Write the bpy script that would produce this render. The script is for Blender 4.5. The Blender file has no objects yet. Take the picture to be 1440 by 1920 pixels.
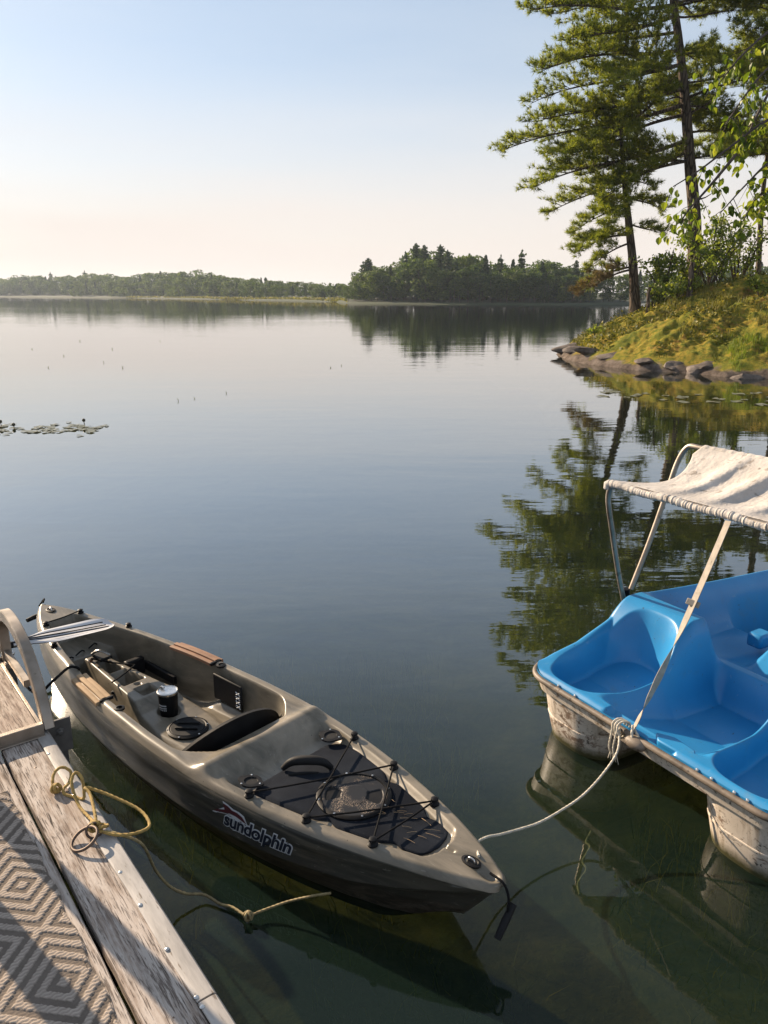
import bpy, bmesh, math, random
import numpy as np
from mathutils import Vector, Matrix
R = math.radians
rng = np.random.default_rng(7); random.seed(7)
SC = bpy.context.scene; COL = SC.collection

# ------------------------------------------------------------------ camera, sky, sun, exposure
CAM_H = 1.95; PITCH = 15.752
cd = bpy.data.cameras.new('camera'); cam = bpy.data.objects.new('camera', cd); COL.objects.link(cam)
cam.location = (0, 0, CAM_H); cam.rotation_euler = (R(90 - PITCH), 0, 0)
cd.sensor_fit = 'VERTICAL'; cd.sensor_height = 24; cd.lens = 24 * 1450 / 1920
cd.clip_start = .05; cd.clip_end = 8000
SC.camera = cam
SUN_EL, SUN_AZ = 22.5, -48.0          # azimuth measured from +Y towards +X
wd = bpy.data.worlds.new('World'); SC.world = wd; wd.use_nodes = True
nt = wd.node_tree; nt.nodes.clear()
sky = nt.nodes.new('ShaderNodeTexSky'); sky.sky_type = 'NISHITA'; sky.sun_disc = False
sky.sun_elevation = R(SUN_EL); sky.sun_rotation = R(SUN_AZ); sky.altitude = 200
sky.air_density = 1.0; sky.dust_density = .45; sky.ozone_density = 2.2
bg = nt.nodes.new('ShaderNodeBackground'); bg.inputs[1].default_value = .067
ow = nt.nodes.new('ShaderNodeOutputWorld')
# thin high veil of cloud: lifts and greys the blue a little, streaky and even all round
tc = nt.nodes.new('ShaderNodeTexCoord'); mp = nt.nodes.new('ShaderNodeMapping'); mp.inputs['Scale'].default_value = (1.2, 1.2, 9)
nz = nt.nodes.new('ShaderNodeTexNoise'); nz.inputs['Scale'].default_value = 1.6; nz.inputs['Detail'].default_value = 6
rp = nt.nodes.new('ShaderNodeMapRange'); rp.inputs[1].default_value = .35; rp.inputs[2].default_value = .75; rp.inputs[3].default_value = .34; rp.inputs[4].default_value = .52
mx = nt.nodes.new('ShaderNodeMix'); mx.data_type = 'RGBA'; mx.inputs[7].default_value = (6.8, 5.85, 5.95, 1)
nt.links.new(tc.outputs['Generated'], mp.inputs[0]); nt.links.new(mp.outputs[0], nz.inputs[0]); nt.links.new(nz.outputs[0], rp.inputs[0])
sz = nt.nodes.new('ShaderNodeSeparateXYZ'); nt.links.new(tc.outputs['Generated'], sz.inputs[0])
hz1 = nt.nodes.new('ShaderNodeMapRange'); hz1.interpolation_type = 'SMOOTHERSTEP'; hz1.inputs[1].default_value = .0; hz1.inputs[2].default_value = .34; hz1.inputs[3].default_value = .56; hz1.inputs[4].default_value = 0.; nt.links.new(sz.outputs[2], hz1.inputs[0])
hz2 = nt.nodes.new('ShaderNodeMath'); hz2.operation = 'ADD'; hz2.use_clamp = True; nt.links.new(rp.outputs[0], hz2.inputs[0]); nt.links.new(hz1.outputs[0], hz2.inputs[1])
vc = nt.nodes.new('ShaderNodeMix'); vc.data_type = 'RGBA'; vc.inputs[6].default_value = (6.0, 6.5, 7.0, 1); vc.inputs[7].default_value = (7.2, 6.45, 5.9, 1)
hz3 = nt.nodes.new('ShaderNodeMapRange'); hz3.interpolation_type = 'SMOOTHERSTEP'; hz3.inputs[1].default_value = .0; hz3.inputs[2].default_value = .36; hz3.inputs[3].default_value = 1.; hz3.inputs[4].default_value = 0.; nt.links.new(sz.outputs[2], hz3.inputs[0])
nt.links.new(hz3.outputs[0], vc.inputs[0]); nt.links.new(vc.outputs[2], mx.inputs[7])
nt.links.new(hz2.outputs[0], mx.inputs[0]); nt.links.new(sky.outputs[0], mx.inputs[6]); nt.links.new(mx.outputs[2], bg.inputs[0]); nt.links.new(bg.outputs[0], ow.inputs[0])
sl = bpy.data.lights.new('sun', 'SUN'); sl.energy = 5.0; sl.angle = R(.53); sl.color = (1, .80, .58)
so = bpy.data.objects.new('sun', sl); COL.objects.link(so)
sd = Vector((math.sin(R(SUN_AZ)) * math.cos(R(SUN_EL)), math.cos(R(SUN_AZ)) * math.cos(R(SUN_EL)), math.sin(R(SUN_EL))))
so.rotation_euler = sd.to_track_quat('Z', 'Y').to_euler(); so.location = sd * 50
vs = SC.view_settings; SC.display_settings.display_device = 'sRGB'; vs.view_transform = 'Standard'; vs.look = 'None'; vs.gamma = 1; vs.use_curve_mapping = False
vs.exposure = 1.0
SC.render.engine = 'CYCLES'
cy = SC.cycles; cy.max_bounces = 8; cy.transparent_max_bounces = 12; cy.volume_bounces = 0; cy.use_denoising = True
cy.caustics_reflective = False; cy.caustics_refractive = False; cy.sample_clamp_indirect = 6

# ------------------------------------------------------------------ helpers
def ss(a, b, x):
    t = np.clip((np.asarray(x, float) - a) / (b - a), 0, 1); return t * t * (3 - 2 * t)
def lerp(a, b, t): return a + (b - a) * t

def link(o, parent=None):
    COL.objects.link(o)
    if parent is not None: o.parent = parent
    return o
def tag(o, label=None, cat=None, group=None, kind=None):
    if label: o['label'] = label
    if cat: o['category'] = cat
    if group: o['group'] = group
    if kind: o['kind'] = kind
    return o
def empty(name, loc=(0, 0, 0), rz=0.0):
    o = bpy.data.objects.new(name, None); COL.objects.link(o); o.location = loc; o.rotation_euler = (0, 0, rz); o.empty_display_size = .1
    return o
def mesh_np(name, V, F, mats, parent=None, smooth=False, midx=None):
    """F: (n,3) / (n,4) array or list of such arrays"""
    me = bpy.data.meshes.new(name)
    Fs = F if isinstance(F, list) else [F]
    Fs = [np.asarray(f, np.int32) for f in Fs if len(f)]
    V = np.asarray(V, np.float32)
    me.vertices.add(len(V)); me.vertices.foreach_set('co', V.ravel())
    tot = np.concatenate([np.full(len(f), f.shape[1], np.int32) for f in Fs]); li = np.concatenate([f.ravel() for f in Fs])
    me.loops.add(len(li)); me.loops.foreach_set('vertex_index', li)
    st = np.concatenate([[0], np.cumsum(tot)[:-1]]).astype(np.int32)
    me.polygons.add(len(tot)); me.polygons.foreach_set('loop_start', st); me.polygons.foreach_set('loop_total', tot)
    if midx is not None: me.polygons.foreach_set('material_index', np.asarray(midx, np.int32))
    me.polygons.foreach_set('use_smooth', np.full(len(tot), bool(smooth)))
    for m in (mats if isinstance(mats, (list, tuple)) else [mats]): me.materials.append(m)
    me.update(calc_edges=True); me.validate()
    return link(bpy.data.objects.new(name, me), parent)

class MB:
    def __init__(s): s.v = []; s.f = []
    def add(s, V, F):
        o = len(s.v); s.v.extend([tuple(map(float, p)) for p in V]); s.f.extend([tuple(int(i) + o for i in f) for f in F]); return s
    def box(s, x0, x1, y0, y1, z0, z1, M=None):
        V = [(x, y, z) for z in (z0, z1) for y in (y0, y1) for x in (x0, x1)]
        if M is not None: V = [tuple(M @ Vector(p)) for p in V]
        return s.add(V, [(0, 2, 3, 1), (4, 5, 7, 6), (0, 1, 5, 4), (1, 3, 7, 5), (3, 2, 6, 7), (2, 0, 4, 6)])
    def tube(s, P, r, n=8, cap=True, closed=False, strands=0, twist=60., squash=None, amp=.22):
        P = [Vector(p) for p in P]; m = len(P); rr = r if hasattr(r, '__len__') else [r] * m
        T = [((P[(i + 1) % m] if closed or i < m - 1 else P[i]) - (P[i - 1] if closed or i > 0 else P[i])).normalized() for i in range(m)]
        a = T[0].orthogonal().normalized(); V = []; d = 0.
        if abs(T[0].z) < .95:
            a = Vector((0, 0, 1)) - T[0] * T[0].z; a.normalize()
        for i in range(m):
            a = (a - T[i] * a.dot(T[i]))
            if a.length < 1e-6: a = T[i].orthogonal()
            a.normalize(); b = T[i].cross(a)
            if i: d += (P[i] - P[i - 1]).length
            for k in range(n):
                th = 2 * math.pi * k / n; q = rr[i]
                if strands: q *= 1 - amp + amp * 1.3 * abs(math.cos(strands * .5 * (th + twist * d)))
                c_, s_ = math.cos(th), math.sin(th)
                if squash: s_ *= squash
                V.append(P[i] + (a * c_ + b * s_) * q)
        F = []
        for i in range(m if closed else m - 1):
            for k in range(n):
                j = (i + 1) % m; F.append((i * n + k, i * n + (k + 1) % n, j * n + (k + 1) % n, j * n + k))
        if cap and not closed:
            F.append(tuple(range(n - 1, -1, -1))); F.append(tuple((m - 1) * n + k for k in range(n)))
        return s.add(V, F)
    def lathe(s, prof, c=(0, 0, 0), n=24, M=None):
        V = []
        for (r, z) in prof:
            for k in range(n):
                th = 2 * math.pi * k / n; p = Vector((r * math.cos(th), r * math.sin(th), z))
                if M is not None: p = M @ p
                V.append(p + Vector(c))
        F = [(i * n + k, i * n + (k + 1) % n, (i + 1) * n + (k + 1) % n, (i + 1) * n + k) for i in range(len(prof) - 1) for k in range(n)]
        F.append(tuple(range(n - 1, -1, -1))); F.append(tuple((len(prof) - 1) * n + k for k in range(n)))
        return s.add(V, F)
    def prism(s, poly, z0, z1, M=None):
        n = len(poly); V = [Vector((x, y, z)) for z in (z0, z1) for (x, y) in poly]
        if M is not None: V = [M @ p for p in V]
        return s.add(V, [tuple(range(n - 1, -1, -1)), tuple(range(n, 2 * n))] + [(i, (i + 1) % n, n + (i + 1) % n, n + i) for i in range(n)])
    def build(s, name, m, parent=None, smooth=True, bevel=0, seg=2):
        me = bpy.data.meshes.new(name); me.from_pydata(s.v, [], s.f); me.materials.append(m)
        me.polygons.foreach_set('use_smooth', [smooth] * len(me.polygons)); me.update()
        o = link(bpy.data.objects.new(name, me), parent)
        if bevel:
            b = o.modifiers.new('b', 'BEVEL'); b.width = bevel; b.segments = seg; b.limit_method = 'ANGLE'; b.angle_limit = R(40)
        if smooth: 
            try: me.set_sharp_from_angle(angle=R(38))
            except Exception: pass
        return o
def spline(pts, n=12):
    """Catmull-Rom through pts"""
    P = [Vector(p) for p in pts]; P = [P[0] * 2 - P[1]] + P + [P[-1] * 2 - P[-2]]; out = []
    for i in range(1, len(P) - 2):
        for k in range(n):
            t = k / n; a, b, c, d = P[i - 1], P[i], P[i + 1], P[i + 2]
            out.append(.5 * ((2 * b) + (c - a) * t + (2 * a - 5 * b + 4 * c - d) * t * t + (3 * b - a - 3 * c + d) * t ** 3))
    out.append(P[-2]); return out
def resample(P, step):
    P = [Vector(p) for p in P]; out = [P[0]]; acc = 0
    for a, b in zip(P, P[1:]):
        L = (b - a).length; t = step - acc
        while t <= L:
            out.append(a.lerp(b, t / L)); t += step
        acc = L - (t - step)
    if (out[-1] - P[-1]).length > step * .3: out.append(P[-1])
    return out
def rope_mb(pts, r, step=None, twist=None, mb=None, n=9):
    P = resample(spline(pts, 14), step or r * 1.1)
    return (mb or MB()).tube(P, r, n=n, strands=3, twist=twist or .55 / r)
def grid_faces(nu, nv, off=0):
    i, j = np.meshgrid(np.arange(nu - 1), np.arange(nv - 1), indexing='ij'); a = (i * nv + j).ravel() + off
    return np.stack([a, a + nv, a + nv + 1, a + 1], 1)

# ------------------------------------------------------------------ materials
class NT:
    def __init__(s, name):
        s.m = bpy.data.materials.new(name); s.m.use_nodes = True; s.t = s.m.node_tree; s.t.nodes.clear()
        s.out = s.n('OutputMaterial')
    def n(s, typ, **kw):
        x = s.t.nodes.new('ShaderNode' + typ)
        for k, v in kw.items(): setattr(x, k, v)
        return x
    def l(s, a, b): s.t.links.new(a, b)
    def coord(s, scale=(1, 1, 1), which='Object', rot=(0, 0, 0)):
        t = s.n('TexCoord'); m = s.n('Mapping'); m.inputs['Scale'].default_value = scale; m.inputs['Rotation'].default_value = rot
        s.l(t.outputs[which], m.inputs[0]); return m.outputs[0]
    def noise(s, co, scale, detail=5, rough=.55, dist=0):
        x = s.n('TexNoise'); x.inputs['Scale'].default_value = scale; x.inputs['Detail'].default_value = detail; x.inputs['Roughness'].default_value = rough; x.inputs['Distortion'].default_value = dist
        s.l(co, x.inputs['Vector']); return x.outputs['Fac']
    def ramp(s, fac, stops, interp='LINEAR'):
        x = s.n('ValToRGB'); e = x.color_ramp.elements; x.color_ramp.interpolation = interp
        while len(e) < len(stops): e.new(.5)
        for k, (p, c) in enumerate(stops):
            e[k].position = p; e[k].color = (c, c, c, 1) if not hasattr(c, '__len__') else (*c, 1)
        s.l(fac, x.inputs[0]); return x.outputs[0]
    def mix(s, fac, a, b, mode='MIX'):
        x = s.n('Mix', data_type='RGBA', blend_type=mode)
        for i, q in ((0, fac), (6, a), (7, b)):
            if hasattr(q, 'links') or hasattr(q, 'is_linked'): s.l(q, x.inputs[i])
            elif i == 0: x.inputs[0].default_value = q
            else: x.inputs[i].default_value = (*q, 1)
        return x.outputs[2]
    def math(s, op, a, b=None, c=None):
        x = s.n('Math', operation=op)
        for i, q in enumerate((a, b, c)):
            if q is None: continue
            if hasattr(q, 'is_linked'): s.l(q, x.inputs[i])
            else: x.inputs[i].default_value = q
        return x.outputs[0]
    def bump(s, h, strength=.3, dist=.01, normal=None):
        x = s.n('Bump'); x.inputs['Strength'].default_value = strength; x.inputs['Distance'].default_value = dist; s.l(h, x.inputs['Height'])
        if normal is not None: s.l(normal, x.inputs['Normal'])
        return x.outputs[0]
    def bsdf(s, col, rough=.6, metal=0, normal=None, spec=.5, **kw):
        b = s.n('BsdfPrincipled')
        for k, q in (('Base Color', col), ('Roughness', rough), ('Metallic', metal), ('Specular IOR Level', spec)):
            if hasattr(q, 'is_linked'): s.l(q, b.inputs[k])
            else: b.inputs[k].default_value = (*q, 1) if hasattr(q, '__len__') else q
        if normal is not None: s.l(normal, b.inputs['Normal'])
        for k, q in kw.items(): b.inputs[k].default_value = q
        s.l(b.outputs[0], s.out.inputs[0]); return b
def M_noise(name, c1, c2, scale=6, rough=.6, bump=.15, bscale=None, metal=0, stretch=(1, 1, 1), spec=.5, lo=.35, hi=.65, bd=.004, rvar=.12, fine=None, **kw):
    t = NT(name); co = t.coord(stretch); a = t.noise(co, scale, 6)
    col = t.ramp(a, [(lo, c1), (hi, c2)])
    if fine:
        f = t.noise(co, fine[0], 3); col = t.mix(t.ramp(f, [(fine[1], 0), (fine[1] + .06, 1)]), col, fine[2])
    b = t.noise(co, bscale or scale * 6, 5)
    rr = t.math('ADD', t.math('MULTIPLY', a, rvar * 2), rough - rvar)
    t.bsdf(col, rr, metal, t.bump(b, bump, bd), spec, **kw); return t.m
def M_leaf(name, c1, c2, c3, trans=.35, rough=.5, nscale=.6, tcol=(1.3, 1.25, .5), per_object=False):
    t = NT(name); g = t.n('NewGeometry'); co = t.coord(); a = t.noise(co, nscale, 3)
    rnd = g.outputs['Random Per Island']
    if per_object: rnd = t.math('FRACT', t.math('ADD', rnd, t.n('ObjectInfo').outputs['Random']))
    f = t.math('ADD', t.math('MULTIPLY', rnd, .55), t.math('MULTIPLY', a, .5))
    col = t.ramp(f, [(.18, c1), (.5, c2), (.85, c3)])
    b = t.n('BsdfPrincipled'); b.inputs['Roughness'].default_value = rough; b.inputs['Specular IOR Level'].default_value = .3; t.l(col, b.inputs['Base Color'])
    tr = t.n('BsdfTranslucent'); t.l(t.mix(1., col, tcol, 'MULTIPLY'), tr.inputs[0])
    m = t.n('MixShader'); m.inputs[0].default_value = trans; t.l(b.outputs[0], m.inputs[1]); t.l(tr.outputs[0], m.inputs[2]); t.l(m.outputs[0], t.out.inputs[0])
    return t.m

def mat_water():
    t = NT('lake_water'); co = t.coord((1, 1, 1))
    # long low ripples lying across the view, finer ones on them, in calmer and livelier patches
    c1 = t.coord((.35, 1.25, 1), rot=(0, 0, R(6))); c2 = t.coord((.8, 2.6, 1), rot=(0, 0, R(-9)))
    n1 = t.noise(c1, 1.1, 3, .5, .4); n2 = t.noise(c2, 2.3, 3, .5)
    n4 = t.noise(t.coord((.05, .25, 1)), 1.0, 2)
    patch = t.noise(t.coord((.012, .035, 1)), 1.0, 3); pm = t.ramp(patch, [(.38, .35), (.66, 1.0)])
    calm = t.noise(t.coord((.0035, .028, 1)), 1.0, 3)
    h = t.math('MULTIPLY', t.math('ADD', n1, t.math('MULTIPLY', n2, .28)), pm)
    h = t.math('ADD', h, t.math('MULTIPLY', n4, 1.2))
    nrm = t.bump(h, 1., .0066)
    # surface reflectance: weak straight down, climbing quickly towards grazing
    lw = t.n('LayerWeight'); lw.inputs['Blend'].default_value = .5; t.l(nrm, lw.inputs['Normal'])
    fr = t.ramp(lw.outputs['Facing'], [(0, .018), (.28, .028), (.40, .070), (.50, .158), (.63, .375), (.77, .60), (.90, .82), (1, .99)])
    gl = t.n('BsdfGlossy'); gl.inputs['Roughness'].default_value = .0; t.l(nrm, gl.inputs['Normal'])
    rr = t.ramp(calm, [(.60, .012), (.74, .10)]); t.l(rr, gl.inputs['Roughness'])
    tr = t.n('BsdfTransparent'); tr.inputs[0].default_value = (.60, .64, .44, 1)
    df = t.n('BsdfDiffuse'); df.inputs[0].default_value = (.013, .027, .021, 1)
    m1 = t.n('MixShader'); m1.inputs[0].default_value = .40; t.l(tr.outputs[0], m1.inputs[1]); t.l(df.outputs[0], m1.inputs[2])
    m2 = t.n('MixShader'); t.l(fr, m2.inputs[0]); t.l(m1.outputs[0], m2.inputs[1]); t.l(gl.outputs[0], m2.inputs[2]); t.l(m2.outputs[0], t.out.inputs[0])
    return t.m
def mat_bed():
    t = NT('lake_bed_silt'); co = t.coord(); a = t.noise(co, 1.3, 8, .65, .6); b = t.noise(co, 6, 6, .7)
    c = t.ramp(a, [(.34, (.022, .023, .012)), (.5, (.070, .070, .031)), (.66, (.15, .135, .062))])
    c = t.mix(t.ramp(b, [(.50, 0), (.72, .75)]), c, (.11, .12, .04))
    t.bsdf(c, .9, 0, t.bump(b, .6, .05), .1); return t.m
def mat_wood(name, pale, mid, dark, paint=.5):
    """weathered board: local x is the grain direction"""
    t = NT(name); oi = t.n('ObjectInfo'); tc_ = t.n('TexCoord'); ad = t.n('VectorMath', operation='ADD'); t.l(tc_.outputs['Object'], ad.inputs[0])
    cx = t.n('CombineXYZ'); t.l(t.math('MULTIPLY', oi.outputs['Random'], 37.), cx.inputs[0]); t.l(cx.outputs[0], ad.inputs[1])
    def st(sx, sy, sz): m = t.n('Mapping'); m.inputs['Scale'].default_value = (sx, sy, sz); t.l(ad.outputs[0], m.inputs[0]); return m.outputs[0]
    big = t.noise(st(1.6, 6, 6), 1.6, 5); grain = t.noise(st(4, 75, 75), 1.0, 6, .65); fleck = t.noise(st(16, 260, 260), 1.0, 4, .6, .3); crack = t.noise(st(2.2, 48, 48), 1.3, 3, .5, .6)
    peel = t.noise(st(5, 34, 34), 1.5, 6, .7)
    c = t.ramp(grain, [(.32, dark), (.5, mid), (.66, pale)])
    c = t.mix(t.ramp(t.math('ADD', t.math('MULTIPLY', peel, .65), t.math('MULTIPLY', big, .35)), [(paint - .06, 0), (paint + .06, .85)]), c, pale)
    fl = t.ramp(t.math('ADD', t.math('MULTIPLY', fleck, .72), t.math('MULTIPLY', big, .28)), [(.545, 0), (.61, .8)])
    c = t.mix(fl, c, dark)
    ck = t.ramp(crack, [(.30, 1.), (.345, 0)]); c = t.mix(ck, c, tuple(x * .45 for x in dark))
    knots = t.noise(st(3, 9, 9), 1.7, 2, .4); c = t.mix(t.ramp(knots, [(.70, 0), (.76, .8)]), c, tuple(x * .8 for x in dark))
    hgt = t.math('SUBTRACT', t.math('ADD', grain, peel), t.math('ADD', t.math('MULTIPLY', fl, .7), ck))
    t.bsdf(c, .82, 0, t.bump(hgt, .8, .0022), .25); return t.m

MAT = {}
MAT['water'] = mat_water(); MAT['bed'] = mat_bed()
MAT['board'] = mat_wood('weathered_board', (.50, .44, .39), (.30, .235, .19), (.075, .052, .040), .50)
MAT['tread'] = mat_wood('weathered_tread', (.50, .42, .35), (.34, .26, .21), (.11, .075, .055), .54)
MAT['beam'] = mat_wood('dark_beam', (.11, .09, .07), (.07, .055, .045), (.03, .024, .02), .6)
MAT['strip'] = M_noise('worn_edge_trim', (.26, .24, .22), (.43, .40, .37), 7, .5, .35, 60, stretch=(.5, 3, 3), lo=.36, hi=.56, bd=.0015, fine=(30, .62, (.16, .13, .10)))
MAT['alu'] = M_noise('dull_aluminium', (.23, .19, .15), (.36, .31, .26), 9, .42, .12, 80, metal=.75, stretch=(1, 1, 1), bd=.0008, fine=(24, .66, (.20, .16, .12)))
MAT['galv'] = M_noise('dark_galvanised', (.10, .095, .09), (.17, .16, .15), 14, .55, .2, 70, metal=.6, bd=.001)
MAT['steel'] = M_noise('bright_steel', (.55, .54, .52), (.72, .71, .69), 20, .28, .05, 90, metal=1., bd=.0004)
MAT['rust'] = M_noise('rusted_iron', (.075, .055, .045), (.14, .10, .075), 40, .55, .4, 120, metal=.6, bd=.001)
MAT['yrope'] = M_noise('yellow_rope', (.26, .165, .042), (.42, .285, .085), 60, .8, .5, 500, bd=.0008, fine=(45, .62, (.16, .10, .035)))
MAT['orope'] = M_noise('old_wet_rope', (.20, .15, .07), (.34, .27, .13), 50, .75, .5, 400, bd=.0008)
MAT['wrope'] = M_noise('pale_rope', (.42, .38, .30), (.60, .55, .46), 50, .8, .5, 400, bd=.0008)
MAT['black'] = M_noise('black_plastic', (.006, .006, .007), (.011, .011, .012), 30, .5, .15, 200, bd=.0006, spec=.15)
MAT['rubber'] = M_noise('black_rubber', (.010, .010, .011), (.016, .016, .017), 20, .65, .2, 150, bd=.0008, spec=.2)
MAT['blue'] = M_noise('blue_moulded_plastic', (.016, .200, .440), (.026, .245, .510), 3, .36, .12, 260, bd=.0006, spec=.5, fine=(38, .725, (.03, .05, .07)), **{'Coat Weight': .08})
def mat_blue():
    t = NT('blue_moulded_plastic'); co = t.coord(); a = t.noise(co, 3, 5); sc_ = t.noise(t.coord((9, 40, 9), rot=(.3, 0, .7)), 1.4, 4, .65, .8); sp = t.noise(co, 55, 3, .6); dirt = t.noise(co, 5.5, 7, .72, .4)
    c = t.ramp(a, [(.35, (.015, .190, .420)), (.65, (.024, .235, .490))])
    c = t.mix(t.ramp(dirt, [(.56, 0), (.76, .38)]), c, (.13, .15, .13)); c = t.mix(t.ramp(sc_, [(.655, 0), (.69, .35)]), c, (.20, .34, .46)); c = t.mix(t.ramp(sp, [(.70, 0), (.73, .8)]), c, (.035, .04, .035))
    t.bsdf(c, t.math('ADD', t.math('MULTIPLY', dirt, .35), .20), 0, t.bump(t.noise(co, 240, 3), .12, .0007), .45, **{'Coat Weight': .06}); return t.m
MAT['blue'] = mat_blue()
MAT['tan'] = M_noise('tan_foam', (.33, .215, .115), (.44, .30, .17), 20, .8, .3, 200, bd=.001)
MAT['tan2'] = M_noise('brown_foam', (.21, .105, .06), (.30, .16, .09), 20, .75, .3, 200, bd=.001)
MAT['cord'] = M_noise('black_bungee', (.006, .006, .007), (.014, .014, .014), 200, .85, .3, 400, bd=.0006, spec=.1)
MAT['canvas'] = M_noise('faded_canvas', (.43, .395, .36), (.58, .54, .495), 7, .95, .9, 60, bd=.005, spec=.1, fine=(22, .62, (.30, .265, .23)))
MAT['webbing'] = M_noise('grey_webbing', (.27, .24, .20), (.38, .335, .28), 30, .85, .5, 260, bd=.001, fine=(40, .64, (.16, .13, .10)))
MAT['white_plastic'] = M_noise('white_blade_plastic', (.50, .50, .52), (.62, .62, .63), 8, .4, .1, 90, bd=.0006)
MAT['letter_white'] = M_noise('white_vinyl', (.62, .64, .66), (.72, .73, .74), 30, .5, .05, 80, bd=.0003)
MAT['letter_navy'] = M_noise('navy_vinyl', (.006, .010, .026), (.010, .016, .036), 30, .45, .05, 80, bd=.0003)
MAT['letter_red'] = M_noise('maroon_vinyl', (.07, .012, .020), (.11, .02, .03), 30, .45, .05, 80, bd=.0003)
def mat_kayak():
    t = NT('camouflage_polyethylene'); co = t.coord((1.0, 3.2, 3.2)); a = t.noise(co, 2.6, 6, .6, 1.2); b = t.noise(t.coord((.8, 5, 9)), 2.2, 7, .7, 2.2)
    c = t.ramp(a, [(.32, (.098, .086, .063)), (.5, (.175, .150, .112)), (.68, (.240, .204, .154))])
    # shade under the gunwale painted into the side colour, mottled; bark-like streaks lower down
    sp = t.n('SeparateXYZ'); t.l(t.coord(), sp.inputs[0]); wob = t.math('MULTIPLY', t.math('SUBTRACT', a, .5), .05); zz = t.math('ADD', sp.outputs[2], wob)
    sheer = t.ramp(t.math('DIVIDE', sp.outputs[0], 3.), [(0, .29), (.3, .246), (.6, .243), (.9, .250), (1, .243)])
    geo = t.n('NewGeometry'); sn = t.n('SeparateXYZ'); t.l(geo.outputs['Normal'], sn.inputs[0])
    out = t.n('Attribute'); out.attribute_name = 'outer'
    side_shade = t.ramp(t.noise(t.coord((.7, 2, 6)), 2.4, 6, .65, 1.5), [(.36, (.022, .021, .018)), (.52, (.048, .045, .037)), (.68, (.10, .087, .065))])
    side_shade = t.mix(t.ramp(t.math('DIVIDE', sp.outputs[0], 3.), [(.18, .7), (.36, .0), (.80, .0), (.95, .55)]), side_shade, (.085, .074, .055))
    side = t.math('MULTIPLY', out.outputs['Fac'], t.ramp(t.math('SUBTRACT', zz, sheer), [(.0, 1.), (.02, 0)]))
    c = t.mix(side, c, side_shade)
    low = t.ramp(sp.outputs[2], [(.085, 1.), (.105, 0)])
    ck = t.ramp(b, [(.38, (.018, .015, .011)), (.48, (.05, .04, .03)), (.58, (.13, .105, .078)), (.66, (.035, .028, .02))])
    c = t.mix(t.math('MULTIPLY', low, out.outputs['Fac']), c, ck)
    sp2 = t.noise(t.coord(), 70, 2, .5); c = t.mix(t.ramp(sp2, [(.73, 0), (.76, .8)]), c, (.03, .026, .02))
    scr = t.noise(t.coord((5, 60, 60), rot=(0, 0, .5)), 1.6, 3, .6, .4); c = t.mix(t.ramp(scr, [(.655, 0), (.675, .35)]), c, (.30, .27, .22))
    f = t.noise(t.coord(), 220, 3); r = t.math('ADD', t.math('MULTIPLY', a, .2), .27)
    t.bsdf(c, r, 0, t.bump(f, .14, .0012), .5); return t.m
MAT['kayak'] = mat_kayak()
def mat_pad():
    t = NT('dark_deck_foam'); co = t.coord(); f = t.noise(co, 260, 3, .7); a = t.noise(co, 5, 4)
    c = t.ramp(a, [(.35, (.010, .012, .017)), (.65, (.022, .026, .034))])
    t.bsdf(c, .9, 0, t.bump(f, .7, .002), .04); return t.m
MAT['pad'] = mat_pad()
def mat_hatch():
    t = NT('dusty_hatch_plastic'); co = t.coord(); d = t.noise(co, 330, 2, .6); a = t.noise(co, 9, 3)
    dust = t.math('MULTIPLY', t.ramp(d, [(.55, 0), (.60, 1)]), t.ramp(a, [(.50, 0), (.60, .9)]))
    c = t.mix(dust, (.017, .018, .021), (.40, .31, .23)); t.bsdf(c, .5, 0, t.bump(d, .2, .0008), .2); return t.m
MAT['hatch'] = mat_hatch()
def mat_whitehull():
    t = NT('grimy_white_hull'); co = t.coord(); a = t.noise(co, 5, 5); b = t.noise(t.coord((1, 1, 1.6)), 19, 7, .75, 1.0); d = t.noise(co, 46, 5, .7, .6)
    c = t.ramp(a, [(.35, (.60, .52, .43)), (.65, (.72, .64, .55))])
    c = t.mix(t.ramp(t.math('ADD', t.math('MULTIPLY', b, .6), t.math('MULTIPLY', a, .4)), [(.525, 0), (.575, .85)]), c, (.15, .082, .046))
    drip = t.noise(t.coord((16, 16, 1.4)), 2.2, 5, .6); c = t.mix(t.ramp(drip, [(.52, 0), (.66, .6)]), c, (.26, .19, .12))
    c = t.mix(t.ramp(d, [(.60, 0), (.64, .9)]), c, (.03, .022, .015))
    sp = t.n('SeparateXYZ'); t.l(t.coord(), sp.inputs[0])
    z2 = t.math('ADD', sp.outputs[2], t.math('MULTIPLY', d, .05)); c = t.mix(t.ramp(z2, [(.040, 1.), (.085, 0)]), c, (.085, .080, .034))
    t.bsdf(c, .45, 0, t.bump(d, .15, .002), .45); return t.m
MAT['whitehull'] = mat_whitehull()
MAT['rail'] = M_noise('grimy_rub_rail', (.10, .078, .058), (.21, .165, .125), 12, .55, .3, 90, bd=.0015, fine=(30, .6, (.06, .045, .035)))
def mat_bark(name, dark, light, s=1.):
    t = NT(name); c1 = t.coord((1, 1, .22)); v = t.n('TexVoronoi'); v.feature = 'DISTANCE_TO_EDGE'; v.inputs['Scale'].default_value = 9 * s; t.l(c1, v.inputs['Vector'])
    n = t.noise(c1, 14 * s, 6, .65); c = t.mix(n, dark, light); e = t.ramp(v.outputs[0], [(.0, 0), (.18, 1)])
    c = t.mix(e, tuple(x * .45 for x in dark), c); t.bsdf(c, .9, 0, t.bump(t.math('ADD', e, n), 1., .03), .15); return t.m
MAT['bark'] = mat_bark('pine_bark', (.075, .058, .047), (.21, .165, .13))
MAT['twig'] = M_noise('twig_bark', (.045, .033, .026), (.09, .068, .052), 20, .85, .4, 60)
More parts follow.
